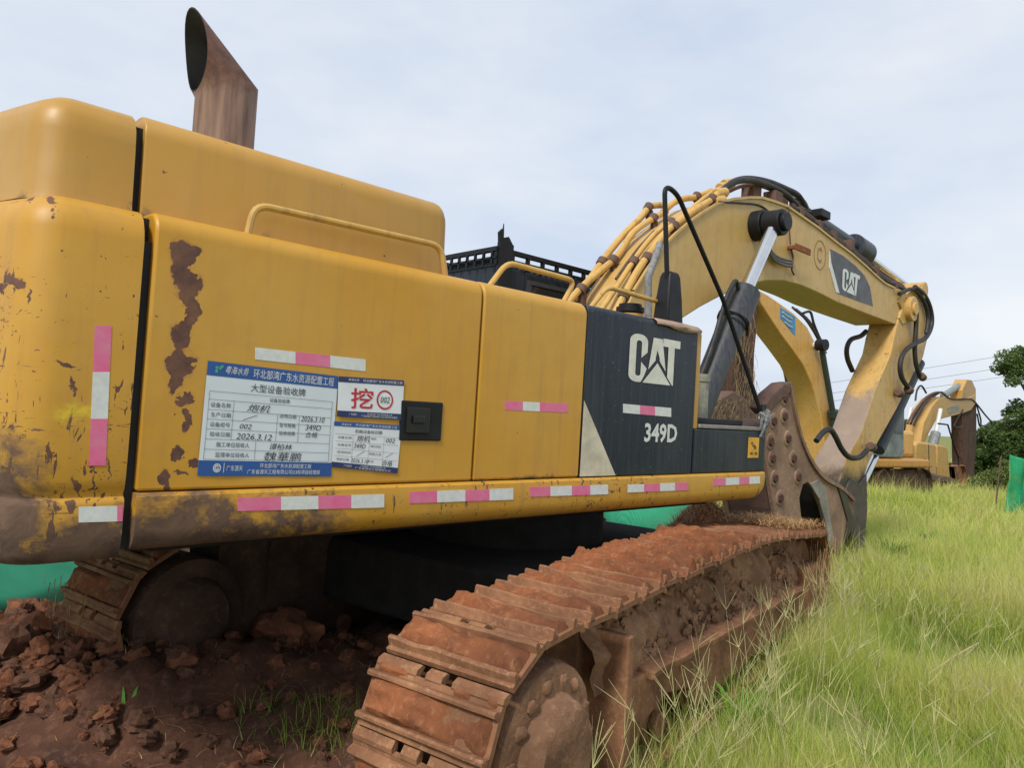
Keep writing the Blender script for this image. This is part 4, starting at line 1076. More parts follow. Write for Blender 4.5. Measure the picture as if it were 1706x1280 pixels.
# ---- stones of the rubble bank and lumps under the machine, each its own object
STM = [mud_mat('stone_red', (0.33, 0.13, 0.065), (0.17, 0.07, 0.04), (0.44, 0.25, 0.15), 3, .9), mud_mat('stone_brown', (0.22, 0.105, 0.062), (0.12, 0.06, 0.04), (0.34, 0.21, 0.14), 3, .9)]
stone_me = []
for i in range(12):
    mb = MB(); mb.blob((0, 0, 0), 1, .82, .70, i * 2 + 1, .55, 9, 12, freq=1.9)
    me = bpy.data.meshes.new('stone'); me.from_pydata(mb.v, [], mb.f); me.materials.append(STM[i % 2])
    me.polygons.foreach_set('use_smooth', [True] * len(me.polygons)); me.set_sharp_from_angle(angle=R(24)); stone_me.append(me)
def stone(x, y, r, label, group, name='stone', sink=.25, me=None, z=None):
    o = bpy.data.objects.new(name, me or stone_me[rng.randrange(12)]); COL.objects.link(o)
    o.location = (x, y, (gz(x, y) if z is None else z) + r * (.66 - sink)); o.scale = (r * rng.uniform(.85, 1.25), r * rng.uniform(.85, 1.2), r * rng.uniform(.8, 1.1))
    o.rotation_euler = (rng.uniform(-.4, .4), rng.uniform(-.4, .4), rng.uniform(0, 6.3))
    return tag(o, label, 'stone', group)
n_st = 0; tries = 0; placed = []
while n_st < 290 and tries < 6000:
    tries += 1
    x = rng.uniform(-.3, 1.9); y = rng.uniform(4.2, 6.8)
    if y < 4.1 + .25 * x or (x > .92 and y < 5.3) or y > 5.6 + max(-.8, (x - .9)) * 1.05: continue
    r = rng.choice((.04, .05, .055, .06, .07, .085, .11)) * rng.uniform(.8, 1.2)
    if any((x - a) ** 2 + (y - b) ** 2 < ((r + c) * .66) ** 2 for a, b, c in placed): continue
    placed.append((x, y, r)); n_st += 1
    stone(x, y, r, 'reddish brown fist to head sized stone in the rubble bank below the green net', 'stones of the rubble bank', sink=.2)
for i in range(70):
    a_ = rng.uniform(0, 6.28); q_ = rng.random() ** .6
    stone(1.12 + .42 * q_ * math.cos(a_), 4.32 + .55 * q_ * math.sin(a_), .02 + .06 * rng.random() ** 2, 'broken red clod heaped against the rear end of the far track', 'clods heaped on the far track', 'clod')
big = [(1.75, 4.78, .23, 'large rounded soil covered boulder in shadow below the far track end'), (2.2, 4.35, .20, 'dark lump of rock in the shade beside the large rounded boulder'),
       (1.28, 4.95, .11, 'small orange brown stone left of the large rounded boulder'), (1.55, 5.15, .09, 'brown stone behind the small orange one near the track end')]
for x, y, r, lb in big: stone(x, y, r, lb, None, 'boulder' if r > .15 else 'stone', .3)
for i in range(330):
    x = rng.uniform(.4, 2.6); y = rng.uniform(3.0, 4.6)
    p = Vector((x, y, 0)) - UC
    if p.dot(VV) < -1.0 or (x * .5 + 1.2 > y): continue
    stone(x, y, .010 + .05 * rng.random() ** 2.6, 'small red clod lying on the shaded soil between the tracks', 'clods on the shaded soil', 'clod')
# ================================================================ other machines
def plane_pt(px, py, P0, h, off):
    """point of the vertical plane through P0 with heading h, shifted off to its left"""
    nx, ny = -math.sin(h), math.cos(h)
    r = _ray(px, py); t = (nx * P0[0] + ny * P0[1] + off) / (nx * r[0] + ny * r[1])
    return Vector((r[0] * t, r[1] * t, r[2] * t + ZC))
class Mach:
    def __init__(s, name, label, P0, h):
        s.P0 = P0; s.h = h; s.z = gz(*P0)
        s.root = thing(name, label, 'excavator', (P0[0], P0[1], s.z), h)
        s.inv = (Matrix.Translation((P0[0], P0[1], s.z)) @ Matrix.Rotation(h, 4, 'Z')).inverted()
    def loc(s, px, py, off):
        return s.inv @ plane_pt(px, py, s.P0, s.h, off)
    def prism(s, name, pts, off0, off1, mat, bev=.02, parent=None, mode='px', smooth=30):
        poly = [(v.x, v.z) for v in (s.loc(x, y, max(off0, off1) if off0 + off1 >= 0 else min(off0, off1)) for x, y in pts)] if mode == 'px' else pts
        mb = MB(); mb.prism_y(poly, off0, off1)
        return mb.build(name, mat, parent or s.root, smooth, bev, 2, world=False)
    def prism_side(s, name, pts, side, depth, mat, bev=.02, parent=None, smooth=30):
        poly = [(v.x, v.z) for v in (s.loc(x, y, side) for x, y in pts)]
        mb = MB(); mb.prism_y(poly, side, side - math.copysign(depth, side))
        return mb.build(name, mat, parent or s.root, smooth, bev, 2, world=False)
    def box(s, name, b, mat, bev=.03, parent=None):
        return MB().box(*b).build(name, mat, parent or s.root, 0, bev, 2, world=False)
    def tube(s, name, pts, off, r, mat, parent=None, n=5, smoothc=True):
        P = [s.loc(x, y, off) for x, y in pts]
        return MB().tube(curve_pts(P, n) if smoothc else P, r, 8).build(name, mat, parent or s.root, 40, world=False)
    def tracks(s, mat, gauge=1.2, hw=.3, L_=2.4, H_=.95):
        for y in (-gauge, gauge):
            out = []; r = H_ / 2
            for i in range(15): a = R(-90 + 180 * i / 14); out.append((L_ - r + r * math.cos(a), r + r * math.sin(a)))
            for i in range(15): a = R(90 + 180 * i / 14); out.append((-L_ + r + r * math.cos(a), r + r * math.sin(a)))
            mb = MB(); mb.prism_y(out, y - hw * .6, y + hw * .6)
            P = curve_pts([Vector((a, 0, b)) for a, b in out + out[:1]], 3)
            for i in range(0, len(P) - 1, 1):
                a = P[i]; b = P[i + 1]; t = (b - a).normalized(); q = Vector((-t.z, 0, t.x)) * -1
                if i % 2 == 0:
                    c = (a + b) / 2
                    vs = [c + t * dx + q * dz + Vector((0, yy, 0)) for yy in (y - hw, y + hw) for dx, dz in ((-.07, 0), (.07, 0), (.05, .045), (-.05, .045))]
                    mb.add(vs, [(0, 1, 2, 3), (4, 5, 6, 7), (0, 1, 5, 4), (1, 2, 6, 5), (2, 3, 7, 6), (3, 0, 4, 7)])
            mb.build('track', mat, s.root, 0, world=False)
MAT['y2'] = yellow_paint('second_machine_paint', 0.8, None, None, None, 0.5, base=(0.56, 0.30, 0.06), fade=(0.60, 0.38, 0.13), scratch=.5)
MAT['y2b'] = yellow_paint('second_belly_paint', 0.9, None, None, None, 0.6, base=(0.50, 0.235, 0.035), fade=(0.46, 0.24, 0.06), scratch=.7)
MAT['y3'] = yellow_paint('third_machine_paint', 0.7, None, None, None, 0.5, base=(0.50, 0.285, 0.065), fade=(0.50, 0.32, 0.11), scratch=.5)
MAT['pale'] = simple('pale_cab_grey', (0.20, 0.235, 0.235), 0.4, var=.4, scale=3)
MAT['greenblack'] = simple('green_black_paint', (0.030, 0.042, 0.038), 0.4)
# ---- second excavator, facing the camera, behind the first one's stick
S2 = Mach('hydraulic_excavator', 'second excavator half hidden behind the large stick, with a blue sticker on its boom', (25.05, 9.55), R(172))
bm2 = [(1262, 482), (1280, 492), (1303, 508), (1322, 522), (1345, 545), (1362, 578), (1376, 615), (1386, 650), (1396, 700), (1402, 760), (1398, 800), (1376, 800), (1374, 745), (1367, 690), (1353, 640), (1338, 608), (1318, 580), (1300, 556), (1282, 528), (1268, 505)]
b2 = S2.prism_side('boom', bm2, .40, .80, [MAT['y2']], .03)
# painted belly keeps the deeper orange
st_ = [(1276, 525), (1300, 543), (1326, 566), (1326, 602), (1300, 575), (1280, 548)]
stk = S2.prism_side('boom_sticker', [(1300, 512), (1325, 528), (1325, 560), (1318, 552), (1300, 530)], .408, .012, simple('sticker_blue', (0.05, 0.25, 0.50), .4, var=.25, scale=6), 0, b2)
mb = MB()
for i, (a0, a1) in enumerate((((1304, 520), (1320, 531)), ((1304, 527), (1318, 537)), ((1308, 537), (1320, 546)))):
    mb.tube([S2.loc(a0[0], a0[1], .412), S2.loc((a0[0] + a1[0]) / 2, (a0[1] + a1[1]) / 2 + 1.2, .412), S2.loc(a1[0], a1[1], .412)], .022, 5)
mb.build('sticker_writing', MAT['white'], b2, 0, world=False)
stick2 = [(1232, 480), (1264, 478), (1262, 540), (1257, 590), (1256, 640), (1263, 690), (1252, 700), (1236, 700), (1222, 690), (1212, 655), (1204, 612), (1206, 570), (1216, 530)]
k = NT('straw_covered_steel'); n = k.noise(6, 5, .7, stretch=(2, 2, .3)); n2 = k.noise(30, 4, .7, stretch=(2, 2, .25))
MAT['strawsteel'] = k.done(k.mix(k.math('MULTIPLY', k.ramp(n2, .56, .76), .7), k.mix(k.ramp(n, .4, .62), (0.045, 0.027, 0.022), (0.13, 0.06, 0.036)), (0.26, 0.20, 0.11)), .95)
S2.prism_side('stick', stick2, .22, .44, MAT['strawsteel'], .03)
S2.prism_side('bucket', [(1168, 697), (1182, 680), (1200, 664), (1222, 651), (1240, 662), (1258, 676), (1266, 690), (1262, 716), (1250, 735), (1200, 735), (1174, 716)], .55, 1.1, MAT['rust'], .05)
# straw hanging on the stick and bucket
mb = MB(); r2 = random.Random(3)
for i in range(110):
    py = r2.uniform(520, 690); px = r2.uniform(1222, 1260) + (py - 600) * .05
    a = S2.loc(px, py, .24 + r2.uniform(0, .05)); ln = r2.uniform(.25, .8)
    mb.tube([a, a + Vector((r2.uniform(-.12, .12), r2.uniform(0, .08), -ln * .5)), a + Vector((r2.uniform(-.25, .25), r2.uniform(0, .12), -ln))], [.007, .006, .003], 3)
for i in range(70):
    a = S2.loc(r2.uniform(1178, 1266), r2.uniform(665, 700), .57); ln = r2.uniform(.2, .5)
    mb.tube([a, a + Vector((r2.uniform(-.3, .3), .05, .05)), a + Vector((r2.uniform(-.4, .4), .08, -ln))], [.006, .006, .003], 3)
o = mb.build('hanging_straw', simple('dry_straw', (0.30, 0.23, 0.12), .9, var=.4, scale=5), S2.root, 0, world=False); o['kind'] = 'stuff'
# boom cylinders of the second machine
for off in (.62, -.62):
    a = S2.loc(1368, 575, .62); b = S2.loc(1388, 690, .62); c = S2.loc(1398, 770, .62)
    a.y = b.y = c.y = off
    mb = MB(); mb.cyl(b, c, .14, 16); mb.cyl(a + (b - a) * .02, b, .085, 14); mb.cyl(b - (b - a) * .05, b + (c - b) * .06, .17, 16)
    cy = mb.build('boom_cylinder', MAT['greenblack'], S2.root, 40, world=False)
    mb = MB(); mb.cyl((a.x, off - .12, a.z), (a.x, off + .16, a.z), .17, 16); mb.cyl((a.x, off * .55, a.z), (a.x, off, a.z), .10, 14, 1)
    mb.build('rod_eye', [MAT['black'], MAT['white']], cy, 40, world=False)
S2.tube('grey_rod', [(1306, 610), (1312, 640), (1316, 670)], -.5, .06, MAT['greenblack'])
for k_, (dx, dy, off) in enumerate(((4, -4, .3), (8, -3, .1), (2, -6, -.1))):
    S2.tube('boom_hose', [(1318 + dx, 518 + dy), (1340 + dx, 538 + dy), (1360 + dx, 570 + dy), (1368 + dx, 592 + dy)], off, .035, MAT['rust' if k_ == 1 else 'rubber'])
S2.tube('boom_hose', [(1338, 522), (1350, 520), (1356, 540), (1366, 565)], .2, .04, MAT['rubber'])
S2.tracks(MAT['mudshade'], 1.15, .3, 1.7, .95)  # darkened mud stands for the black shadow below the platform
S2.box('platform', (-1.5, 2.3, -1.45, 1.45, 1.02, 1.30), MAT['y2b'], .06)
S2.box('engine_hood', (-1.6, -.1, -1.4, .9, 1.32, 2.2), MAT['y2'], .12)
S2.box('side_box', (-.3, 2.0, -1.42, -.45, 1.32, 2.0), MAT['y2'], .08)
cb = S2.prism('cab', [(.15, 1.32), (2.15, 1.32), (2.2, 2.0), (1.95, 3.0), (.2, 3.02)], .62, 1.42, MAT['pale'], .06, mode='loc')
mb = MB(); mb.box(2.0, 2.19, .70, 1.34, 1.75, 2.85); w1 = mb.build('windscreen', MAT['glass'], cb, 0, world=False)
MB().box(.95, 1.85, 1.405, 1.435, 2.0, 2.95).build('door_window', MAT['glass'], cb, 0, world=False)
MB().box(.3, .8, 1.405, 1.435, 2.1, 2.9).build('rear_window', MAT['glass'], cb, 0, world=False)
S2.box('centre_post', (-.7, .7, -.7, .7, .45, 1.05), MAT['under'])
# ---- third excavator, to the right in the distance
S3 = Mach('hydraulic_excavator', 'distant excavator at the right with its stick hanging straight down beside the tree', (33.2, 10.95), R(0))
sd_ = -1.45
S3.prism_side('engine_cover', [(1526, 741), (1530, 736), (1548, 738), (1560, 741), (1561, 794), (1527, 787)], sd_, 2.6, MAT['y3'], .08)
S3.prism_side('front_cover', [(1561.5, 741), (1576, 744), (1580, 752), (1583, 798), (1561.5, 794)], sd_, 2.4, MAT['y3'], .06)
S3.prism_side('tool_box', [(1579.5, 776), (1590, 777), (1593, 800), (1583, 798)], sd_ + .02, 1.0, simple('grey_yellow', (0.20, 0.17, 0.09), .6), .04)
S3.prism_side('rear_grille', [(1509, 726), (1515, 729), (1524, 742), (1525, 787), (1505, 786)], sd_ + .05, 2.5, MAT['y3'], .05)
mb = MB()
for i in range(8):
    a = S3.loc(1514, 741 + i * 4, sd_ + .03); b = S3.loc(1521, 743 + i * 4, sd_ + .03)
    mb.box(min(a.x, b.x), max(a.x, b.x), sd_ + .02, sd_ + .06, a.z - .03, a.z + .01)
mb.build('grille', MAT['rust'], S3.root, 0, world=False)
S3.prism_side('side_sill', [(1527, 785), (1594, 800), (1595, 804), (1560, 803), (1529, 791)], sd_ - .05, 2.9, simple('purple_brown', (0.13, 0.085, 0.085), .7), .03)
bm3 = [(1534, 738), (1539, 705), (1553, 677), (1564, 664), (1580, 662), (1602, 667), (1612, 664), (1625, 658), (1626, 672), (1618, 684), (1602, 690), (1586, 694), (1570, 698), (1566, 691), (1558, 704), (1548, 722), (1540, 740)]
b3 = S3.prism_side('boom', bm3, -.35, .7, MAT['y3'], .03)
S3.prism_side('boom_badge', [(1579, 680), (1598, 674), (1599, 684), (1581, 691)], -.36, .02, simple('faded_badge', (0.38, 0.37, 0.30), .5, var=.4, scale=6), 0, b3)
S3.prism_side('cover_latch', [(1540, 764), (1544, 765), (1544, 773), (1540, 772)], sd_ - .01, .03, MAT['black'], .01)
S3.prism_side('door_seam', [(1547, 741), (1548, 741), (1548.6, 791), (1547.6, 791)], sd_ - .008, .03, MAT['gap'], 0)
S3.prism_side('stick', [(1612, 633), (1619, 634), (1625, 648), (1627, 690), (1627, 740), (1622, 800), (1614, 812), (1609, 806), (1605, 770), (1603, 690), (1604, 650)], -.28, .5, [MAT['strawsteel']], .03)
S3.prism_side('stick_head', [(1611.5, 632.5), (1619.5, 633.5), (1626, 648), (1626, 672), (1603, 672), (1603.5, 650)], -.30, .54, MAT['y3'], .03)
S3.prism_side('bucket', [(1606, 806), (1622, 809), (1637, 828), (1634, 842), (1610, 838)], -.6, 1.2, MAT['rust'], .05)
mb = MB(); a = S3.loc(1572, 660, 0); b = S3.loc(1598, 643, 0); c = S3.loc(1612, 636, 0); mb.cyl(a, b, .16, 14); mb.cyl(b, c, .08, 12); mb.build('stick_cylinder', simple('grey_cylinder', (0.25, 0.28, 0.28), .4), S3.root, 40, world=False)
for off in (-.6, .6):
    a = S3.loc(1567, 682, -.6); b = S3.loc(1559, 722, -.6); c = S3.loc(1551, 752, -.6); a.y = b.y = c.y = off
    cy = MB().cyl(b, c, .2, 14).build('boom_cylinder', simple('pale_grey_cylinder', (0.22, 0.24, 0.25), .5), S3.root, 40, world=False)
    MB().cyl(a, b, .09, 12).build('piston_rod', MAT['white'], cy, 40, world=False)
for i, off in enumerate((-.3, -.15, 0, .15, .3)):
    S3.tube('hydraulic_pipe', [(1512 + i * 5, 706 + i), (1522 + i * 4, 688 + i), (1540 + i * 3, 665), (1556 + i * 2, 655), (1570, 654)], off, .05, MAT['rubber' if i % 2 else 'rust'])
for P in ([(1525, 668), (1528, 650), (1535, 643), (1543, 655)], [(1570, 655), (1585, 665), (1610, 665), (1622, 668), (1640, 690), (1652, 705), (1648, 712), (1632, 708)], [(1626, 672), (1634, 700), (1632, 710), (1628, 690)], [(1604, 683), (1594, 700), (1590, 712), (1602, 712)]):
    S3.tube('hydraulic_hose', P, -.35, .04, MAT['rubber'])
S3.tube('front_handrail', [(1563, 706), (1579, 708), (1590, 745), (1597, 763), (1597, 785), (1594, 797)], -1.4, .035, MAT['black'], smoothc=False)
S3.tracks(MAT['mudsteel'], 1.25, .3, 2.9, 1.0)
S3.box('cab', (.2, 2.1, .45, 1.4, .9, 2.9), MAT['pale'], .06)
S3.box('centre_post', (-.7, .7, -.7, .7, .45, 1.0), MAT['under'])
S3.box('platform', (-2.8, 2.4, -1.3, 1.3, .85, 1.1), MAT['under'])

# ================================================================ power lines
for i, (a, b, sag) in enumerate((((1000, 690), (1800, 571), 5), ((1000, 705), (1800, 592), 5), ((1000, 716), (1800, 608), 5))):
    pts = []
    for k_ in range(25):
        t = k_ / 24; py = a[1] + (b[1] - a[1]) * t + sag * 4 * t * (1 - t)
        r = _ray(a[0] + (b[0] - a[0]) * t, py); c = 78 + 10 * t
        pts.append(Vector((r[0], r[1], r[2])) * (c / FPX) + Vector((0, 0, ZC)))
    o = MB().tube(pts, .022, 5).build('power_line', simple('wire_grey', (0.09, 0.10, 0.12), .5), None)
    tag(o, 'thin overhead wire crossing the sky behind the excavators, ' + ('uppermost of the three', 'middle one of the three', 'lowest of the three')[i], 'power line', 'overhead power lines')

# ================================================================ green nets
k = NT('green_net'); n1 = k.noise(2, 4, .6)
wv = k.t.nodes.new('ShaderNodeTexWave'); wv.inputs['Scale'].default_value = 28; wv.inputs['Distortion'].default_value = 1.0; k.put(wv.inputs['Vector'], k.obj)
col = k.mix(k.ramp(n1, .3, .7), (0.055, 0.52, 0.29), (0.10, 0.66, 0.40)); col = k.mix(k.math('MULTIPLY', wv.outputs['Fac'], .25), col, (0.02, 0.25, 0.15))
k.bump(wv.outputs['Fac'], .25, .01); MAT['net'] = k.done(col, .65, 0, .3)
tr = k.t.nodes.new('ShaderNodeBsdfTranslucent'); k.put(tr.inputs[0], col); ms = k.t.nodes.new('ShaderNodeMixShader'); ms.inputs[0].default_value = .4
k.t.links.new(k.b.outputs[0], ms.inputs[1]); k.t.links.new(tr.outputs[0], ms.inputs[2]); k.t.links.new(ms.outputs[0], k.out.inputs[0])
k = NT('dark_green_net'); n1 = k.noise(3, 4, .6)
col = k.mix(k.ramp(n1, .55, .72), k.mix(k.ramp(k.noise(20, 3, .6), .3, .7), (0.012, 0.21, 0.085), (0.022, 0.30, 0.13)), (0.16, 0.27, 0.045)); MAT['net2'] = k.done(col, .7, 0, .3)
def net(name, fn, nu, nv, mat, label, thick=.012):
    vs = [fn(i / nu, j / nv) for i in range(nu + 1) for j in range(nv + 1)]
    fs = [(i * (nv + 1) + j, (i + 1) * (nv + 1) + j, (i + 1) * (nv + 1) + j + 1, i * (nv + 1) + j + 1) for i in range(nu) for j in range(nv)]
    o = MB().add(vs, fs).build(name, mat, None, 70); s = o.modifiers.new('solid', 'SOLIDIFY'); s.thickness = thick
    return tag(o, label, 'net')
def netA(u, v):
    bx = -3.2 + 4.9 * u; by = 5.62 + max(-.8, (bx - .9)) * 1.12 if bx < 2.6 else 5.62 + 1.7 * 1.12 + (bx - 2.6) * .6
    fold = .07 * math.sin(bx * 5 + v * 6) + .12 * noise.noise(Vector((bx * 1.1, v * 3, 2))) + .035 * math.sin(bx * 11 + v * 22) + .03 * noise.noise(Vector((bx * 6, v * 14, 1)))
    d = 3.8 * v
    hem = .05 * math.sin(bx * 3.1) if v < .05 else 0
    return (bx - d * .30, by + d * .95 + fold * .5 + hem, gz(bx, by) + .03 + .62 * d ** .85 + fold * min(1, v * 5))
net('dust_net', netA, 90, 30, MAT['net'], 'bright green dust net draped over a bank behind the rubble at the far left')
def netB(u, v):
    a = 2 * math.pi * u; r = 1.0 - v
    x = 10.2 + .80 * r * math.cos(a); y = 7.25 + .9 * r * math.sin(a)
    return (x, y, -.42 + 1.5 * math.sqrt(max(0, 1 - r * r)) + .09 * noise.noise(Vector((x * 1.4, y * 1.4, 4))) + .05 * math.sin(a * 9) * r)
net('dust_net', netB, 60, 16, MAT['net'], 'green dust net over a low heap, seen through the gap under the black panel')
c0 = at_z(1664, 866, -.47); c0.z = gz(c0.x, c0.y); dC = Vector((.80, -.60, 0)).normalized()
def netC(u, v):
    p = c0 + dC * (3.2 * u) + Vector((dC.y, -dC.x, 0)) * (.10 * math.sin(u * 17 + v * 2) * (1 - .6 * v) + .12 * noise.noise(Vector((u * 5, v * 2.5, 3))) + .05 * math.sin(u * 41 + v * 4))
    p += dC * (.24 * v * (1 - u)) + Vector((0, 0, -.04 + 1.72 * v * (1 - .03 * math.sin(u * 9)) - .10 * math.sin(math.pi * min(1, u * 1.6)) * v))
    return tuple(p)
net('screen_net', netC, 70, 24, MAT['net2'], 'dark green net hung as a screen at the right edge of the field')
for q in (.0, 3.2):
    p = c0 + dC * (q + .12); o = MB().cyl((p.x + .1, p.y + .22, gz(p.x, p.y) - .1), (p.x + .28, p.y + .16, gz(p.x, p.y) + 1.62), .02, 8).build('net_post', MAT['rust'], None)
    tag(o, 'thin post holding the left end of the dark green screen net' if q == 0 else 'thin post holding the far right end of the dark green screen net', 'post', 'posts of the screen net')

# ================================================================ trees and shrubs (leaf by leaf)
def leaf_mat(name, a, b):
    k = NT(name); n = k.noise(1.3, 3, .6); t = k.attr('tint')
    col = k.mix(t, a, b)
    tr = k.t.nodes.new('ShaderNodeBsdfTranslucent'); k.put(tr.inputs[0], k.mix(.5, col, (0.16, 0.24, 0.03)))
    ms = k.t.nodes.new('ShaderNodeMixShader'); ms.inputs[0].default_value = .28
    m = k.done(col, .5, 0, .35); k.t.links.new(k.b.outputs[0], ms.inputs[1]); k.t.links.new(tr.outputs[0], ms.inputs[2]); k.t.links.new(ms.outputs[0], k.out.inputs[0])
    return m
MAT['leafd'] = leaf_mat('dark_leaf', (0.04, 0.08, 0.02), (0.125, 0.18, 0.05))
MAT['leafm'] = leaf_mat('mid_leaf', (0.06, 0.10, 0.024), (0.16, 0.20, 0.055))
MAT['bark'] = simple('bark', (0.085, 0.065, 0.05), .9, var=.4, scale=12, bump=.4)
def crown_mesh(name, clumps, per, leaf, seed, mat, parent, quads=True):
    g = np.random.default_rng(seed); V = []; T = []
    for (cx, cy, cz, r) in clumps:
        n = int(per * r * r / .25)
        d = g.normal(size=(n, 3)); d /= np.linalg.norm(d, axis=1)[:, None]
        rad = r * g.uniform(.25, 1.0, n) ** .5
        c = np.array([cx, cy, cz]) + d * rad[:, None] * np.array([1, 1, .75])
        a = g.normal(size=(n, 3)); a[:, 2] *= .6; a /= np.linalg.norm(a, axis=1)[:, None]
        b = np.cross(a, g.normal(size=(n, 3))); b /= np.linalg.norm(b, axis=1)[:, None]
        s = leaf * g.uniform(.6, 1.3, n)[:, None]
        q = np.stack([c - a * s, c - b * s * .45, c + a * s, c + b * s * .45], 1)
        V.append(q.reshape(-1, 3)); tt = np.clip(g.normal(.5, .25, n) + g.normal(0, .2), 0, 1); T.append(np.repeat(tt, 4))
    V = np.concatenate(V); T = np.concatenate(T); nq = len(V) // 4
    off = np.array(root_of(parent).location) if parent else 0
    V = V - off
    me = bpy.data.meshes.new(name); me.vertices.add(len(V)); me.vertices.foreach_set('co', V.ravel().astype(np.float32))
    me.loops.add(nq * 4); me.loops.foreach_set('vertex_index', np.arange(nq * 4, dtype=np.int32))
    me.polygons.add(nq); me.polygons.foreach_set('loop_start', np.arange(0, nq * 4, 4, dtype=np.int32))
    me.update(calc_edges=True); at = me.attributes.new('tint', 'FLOAT', 'POINT'); at.data.foreach_set('value', T.astype(np.float32))
    me.materials.append(mat); o = bpy.data.objects.new(name, me); COL.objects.link(o)
    if parent: o.parent = parent
    return o
def tree(name, label, px, c, crown_px, seed, mat, n_cl, rcl, per, leaf, cat='tree'):
    """stem foot below image column px at depth c; crown_px: (x, y, rx, ry) ellipses on the picture at that depth"""
    r2 = random.Random(seed)
    def P(x, y, dd=0):
        r = _ray(x, y); t = (c + dd) / FPX; return Vector((r[0] * t, r[1] * t, r[2] * t + ZC))
    f = P(px, 800); f.z = gz(f.x, f.y) - .1
    root = thing(name, label, cat, tuple(f))
    cl = []
    for (x, y, rx, ry) in crown_px:
        for i in range(n_cl):
            while True:
                a, b, d = (r2.uniform(-1, 1) for _ in range(3))
                if a * a + b * b + d * d < 1: break
            p = P(x + rx * a, y + ry * b, d * rx * c / FPX)
            cl.append((p.x, p.y, p.z, rcl * r2.uniform(.6, 1.25)))
    crown_mesh('crown', cl, per, leaf, seed, mat, root)
    mb = MB(); hub = Vector((0, 0, 0))
    for q in cl: hub += Vector(q[:3])
    hub /= len(cl); top = Vector((f.x + (hub.x - f.x) * .5, f.y + (hub.y - f.y) * .5, f.z + (hub.z - f.z) * .6))
    tr = .05 * (hub.z - f.z) + .03
    mb.tube(curve_pts([f, (f + top) / 2 + Vector((.1, .05, 0)), top], 5), [tr * (1 - .5 * i / 10) for i in range(11)], 8)
    for q in cl[::max(1, len(cl) // 16)]:
        e = Vector(q[:3]); mb.tube(curve_pts([top - Vector((0, 0, .3)), top + (e - top) * .5 + Vector((0, 0, .2)), e], 4), [tr * .45 * (1 - .8 * i / 8) for i in range(9)], 6)
    mb.build('trunk', MAT['bark'], root, 40)
    return root
tree('broadleaf_tree', 'tall dark broadleaf tree reaching into the sky at the right edge', 1760, 33, [(1735, 640, 62, 62), (1690, 608, 30, 28), (1760, 720, 66, 60), (1700, 705, 30, 34), (1695, 745, 24, 30), (1775, 560, 50, 40)], 5, MAT['leafd'], 26, .40, 240, .085)
tree('broadleaf_tree', 'lower dark tree directly behind the hanging stick of the distant excavator', 1650, 42, [(1655, 735, 26, 26), (1640, 765, 24, 30), (1672, 770, 28, 34), (1625, 790, 16, 20)], 9, MAT['leafd'], 22, .5, 240, .10)
tree('shrub', 'lighter green shrub in front of the dark trees, left of the wrapped stack', 1662, 30, [(1655, 808, 22, 26), (1678, 800, 20, 30), (1640, 822, 14, 14)], 13, MAT['leafm'], 18, .36, 260, .07, 'shrub')
tree('shrub', 'small pale shrub standing beside the bucket of the distant excavator', 1618, 27, [(1625, 812, 9, 20), (1596, 822, 8, 12)], 17, MAT['leafm'], 10, .26, 260, .06, 'shrub')
for i, (px, c, lst, lb) in enumerate(((1500, 70, [(1480, 800, 60, 14), (1580, 802, 50, 12)], 'far low row of bushes under the middle excavator at the field edge'),
                                      (1300, 60, [(1300, 790, 60, 16), (1200, 792, 50, 14)], 'far bushes glimpsed beneath the boom cylinder'))):
    tree('shrub', lb, px, c, lst, 23 + i, MAT['leafm'], 24, .7, 120, .16, 'shrub')
# ================================================================ inspection sheets taped on the engine door
def sheet(name, label, quad_px, proud):
    q = [at_y(x, y, YS) for x, y in quad_px]          # top-left, top-right, bottom-right, bottom-left
    def fn(s, t, d=0.0):
        p = q[3] * (1 - s) * (1 - t) + q[2] * s * (1 - t) + q[1] * s * t + q[0] * (1 - s) * t
        wave = .0022 * math.sin(s * 9 + t * 4) * math.sin(t * 3.1 + .4) + .0015 * noise.noise(Vector((s * 5, t * 5, proud * 900)))
        return (p.x, YS - proud - max(0, wave + .0015) - d, p.z)
    root = thing(name, label, 'notice', tuple((q[2] + q[3]) / 2))
    def grid(nm, box, d, mat, nx=24, ny=16):
        s0, t0, s1, t1 = box
        vs = [fn(s0 + (s1 - s0) * i / nx, t0 + (t1 - t0) * j / ny, d) for i in range(nx + 1) for j in range(ny + 1)]
        fs = [(i * (ny + 1) + j, (i + 1) * (ny + 1) + j, (i + 1) * (ny + 1) + j + 1, i * (ny + 1) + j + 1) for i in range(nx) for j in range(ny)]
        return MB().add(vs, fs).build(nm, mat, root, 60)
    return root, fn, grid
def lines(mb, fn, segs, d, w):
    for (s0, t0, s1, t1) in segs:
        n = 10
        for i in range(n):
            a = i / n; b = (i + 1) / n
            p0 = Vector(fn(s0 + (s1 - s0) * a, t0 + (t1 - t0) * a, d)); p1 = Vector(fn(s0 + (s1 - s0) * b, t0 + (t1 - t0) * b, d))
            e = (p1 - p0).normalized(); n_ = Vector((-e.z, 0, e.x)) * w
            mb.add([p0 - n_, p1 - n_, p1 + n_, p0 + n_], [(0, 1, 2, 3)])
D1_, D2_ = .0010, .0018
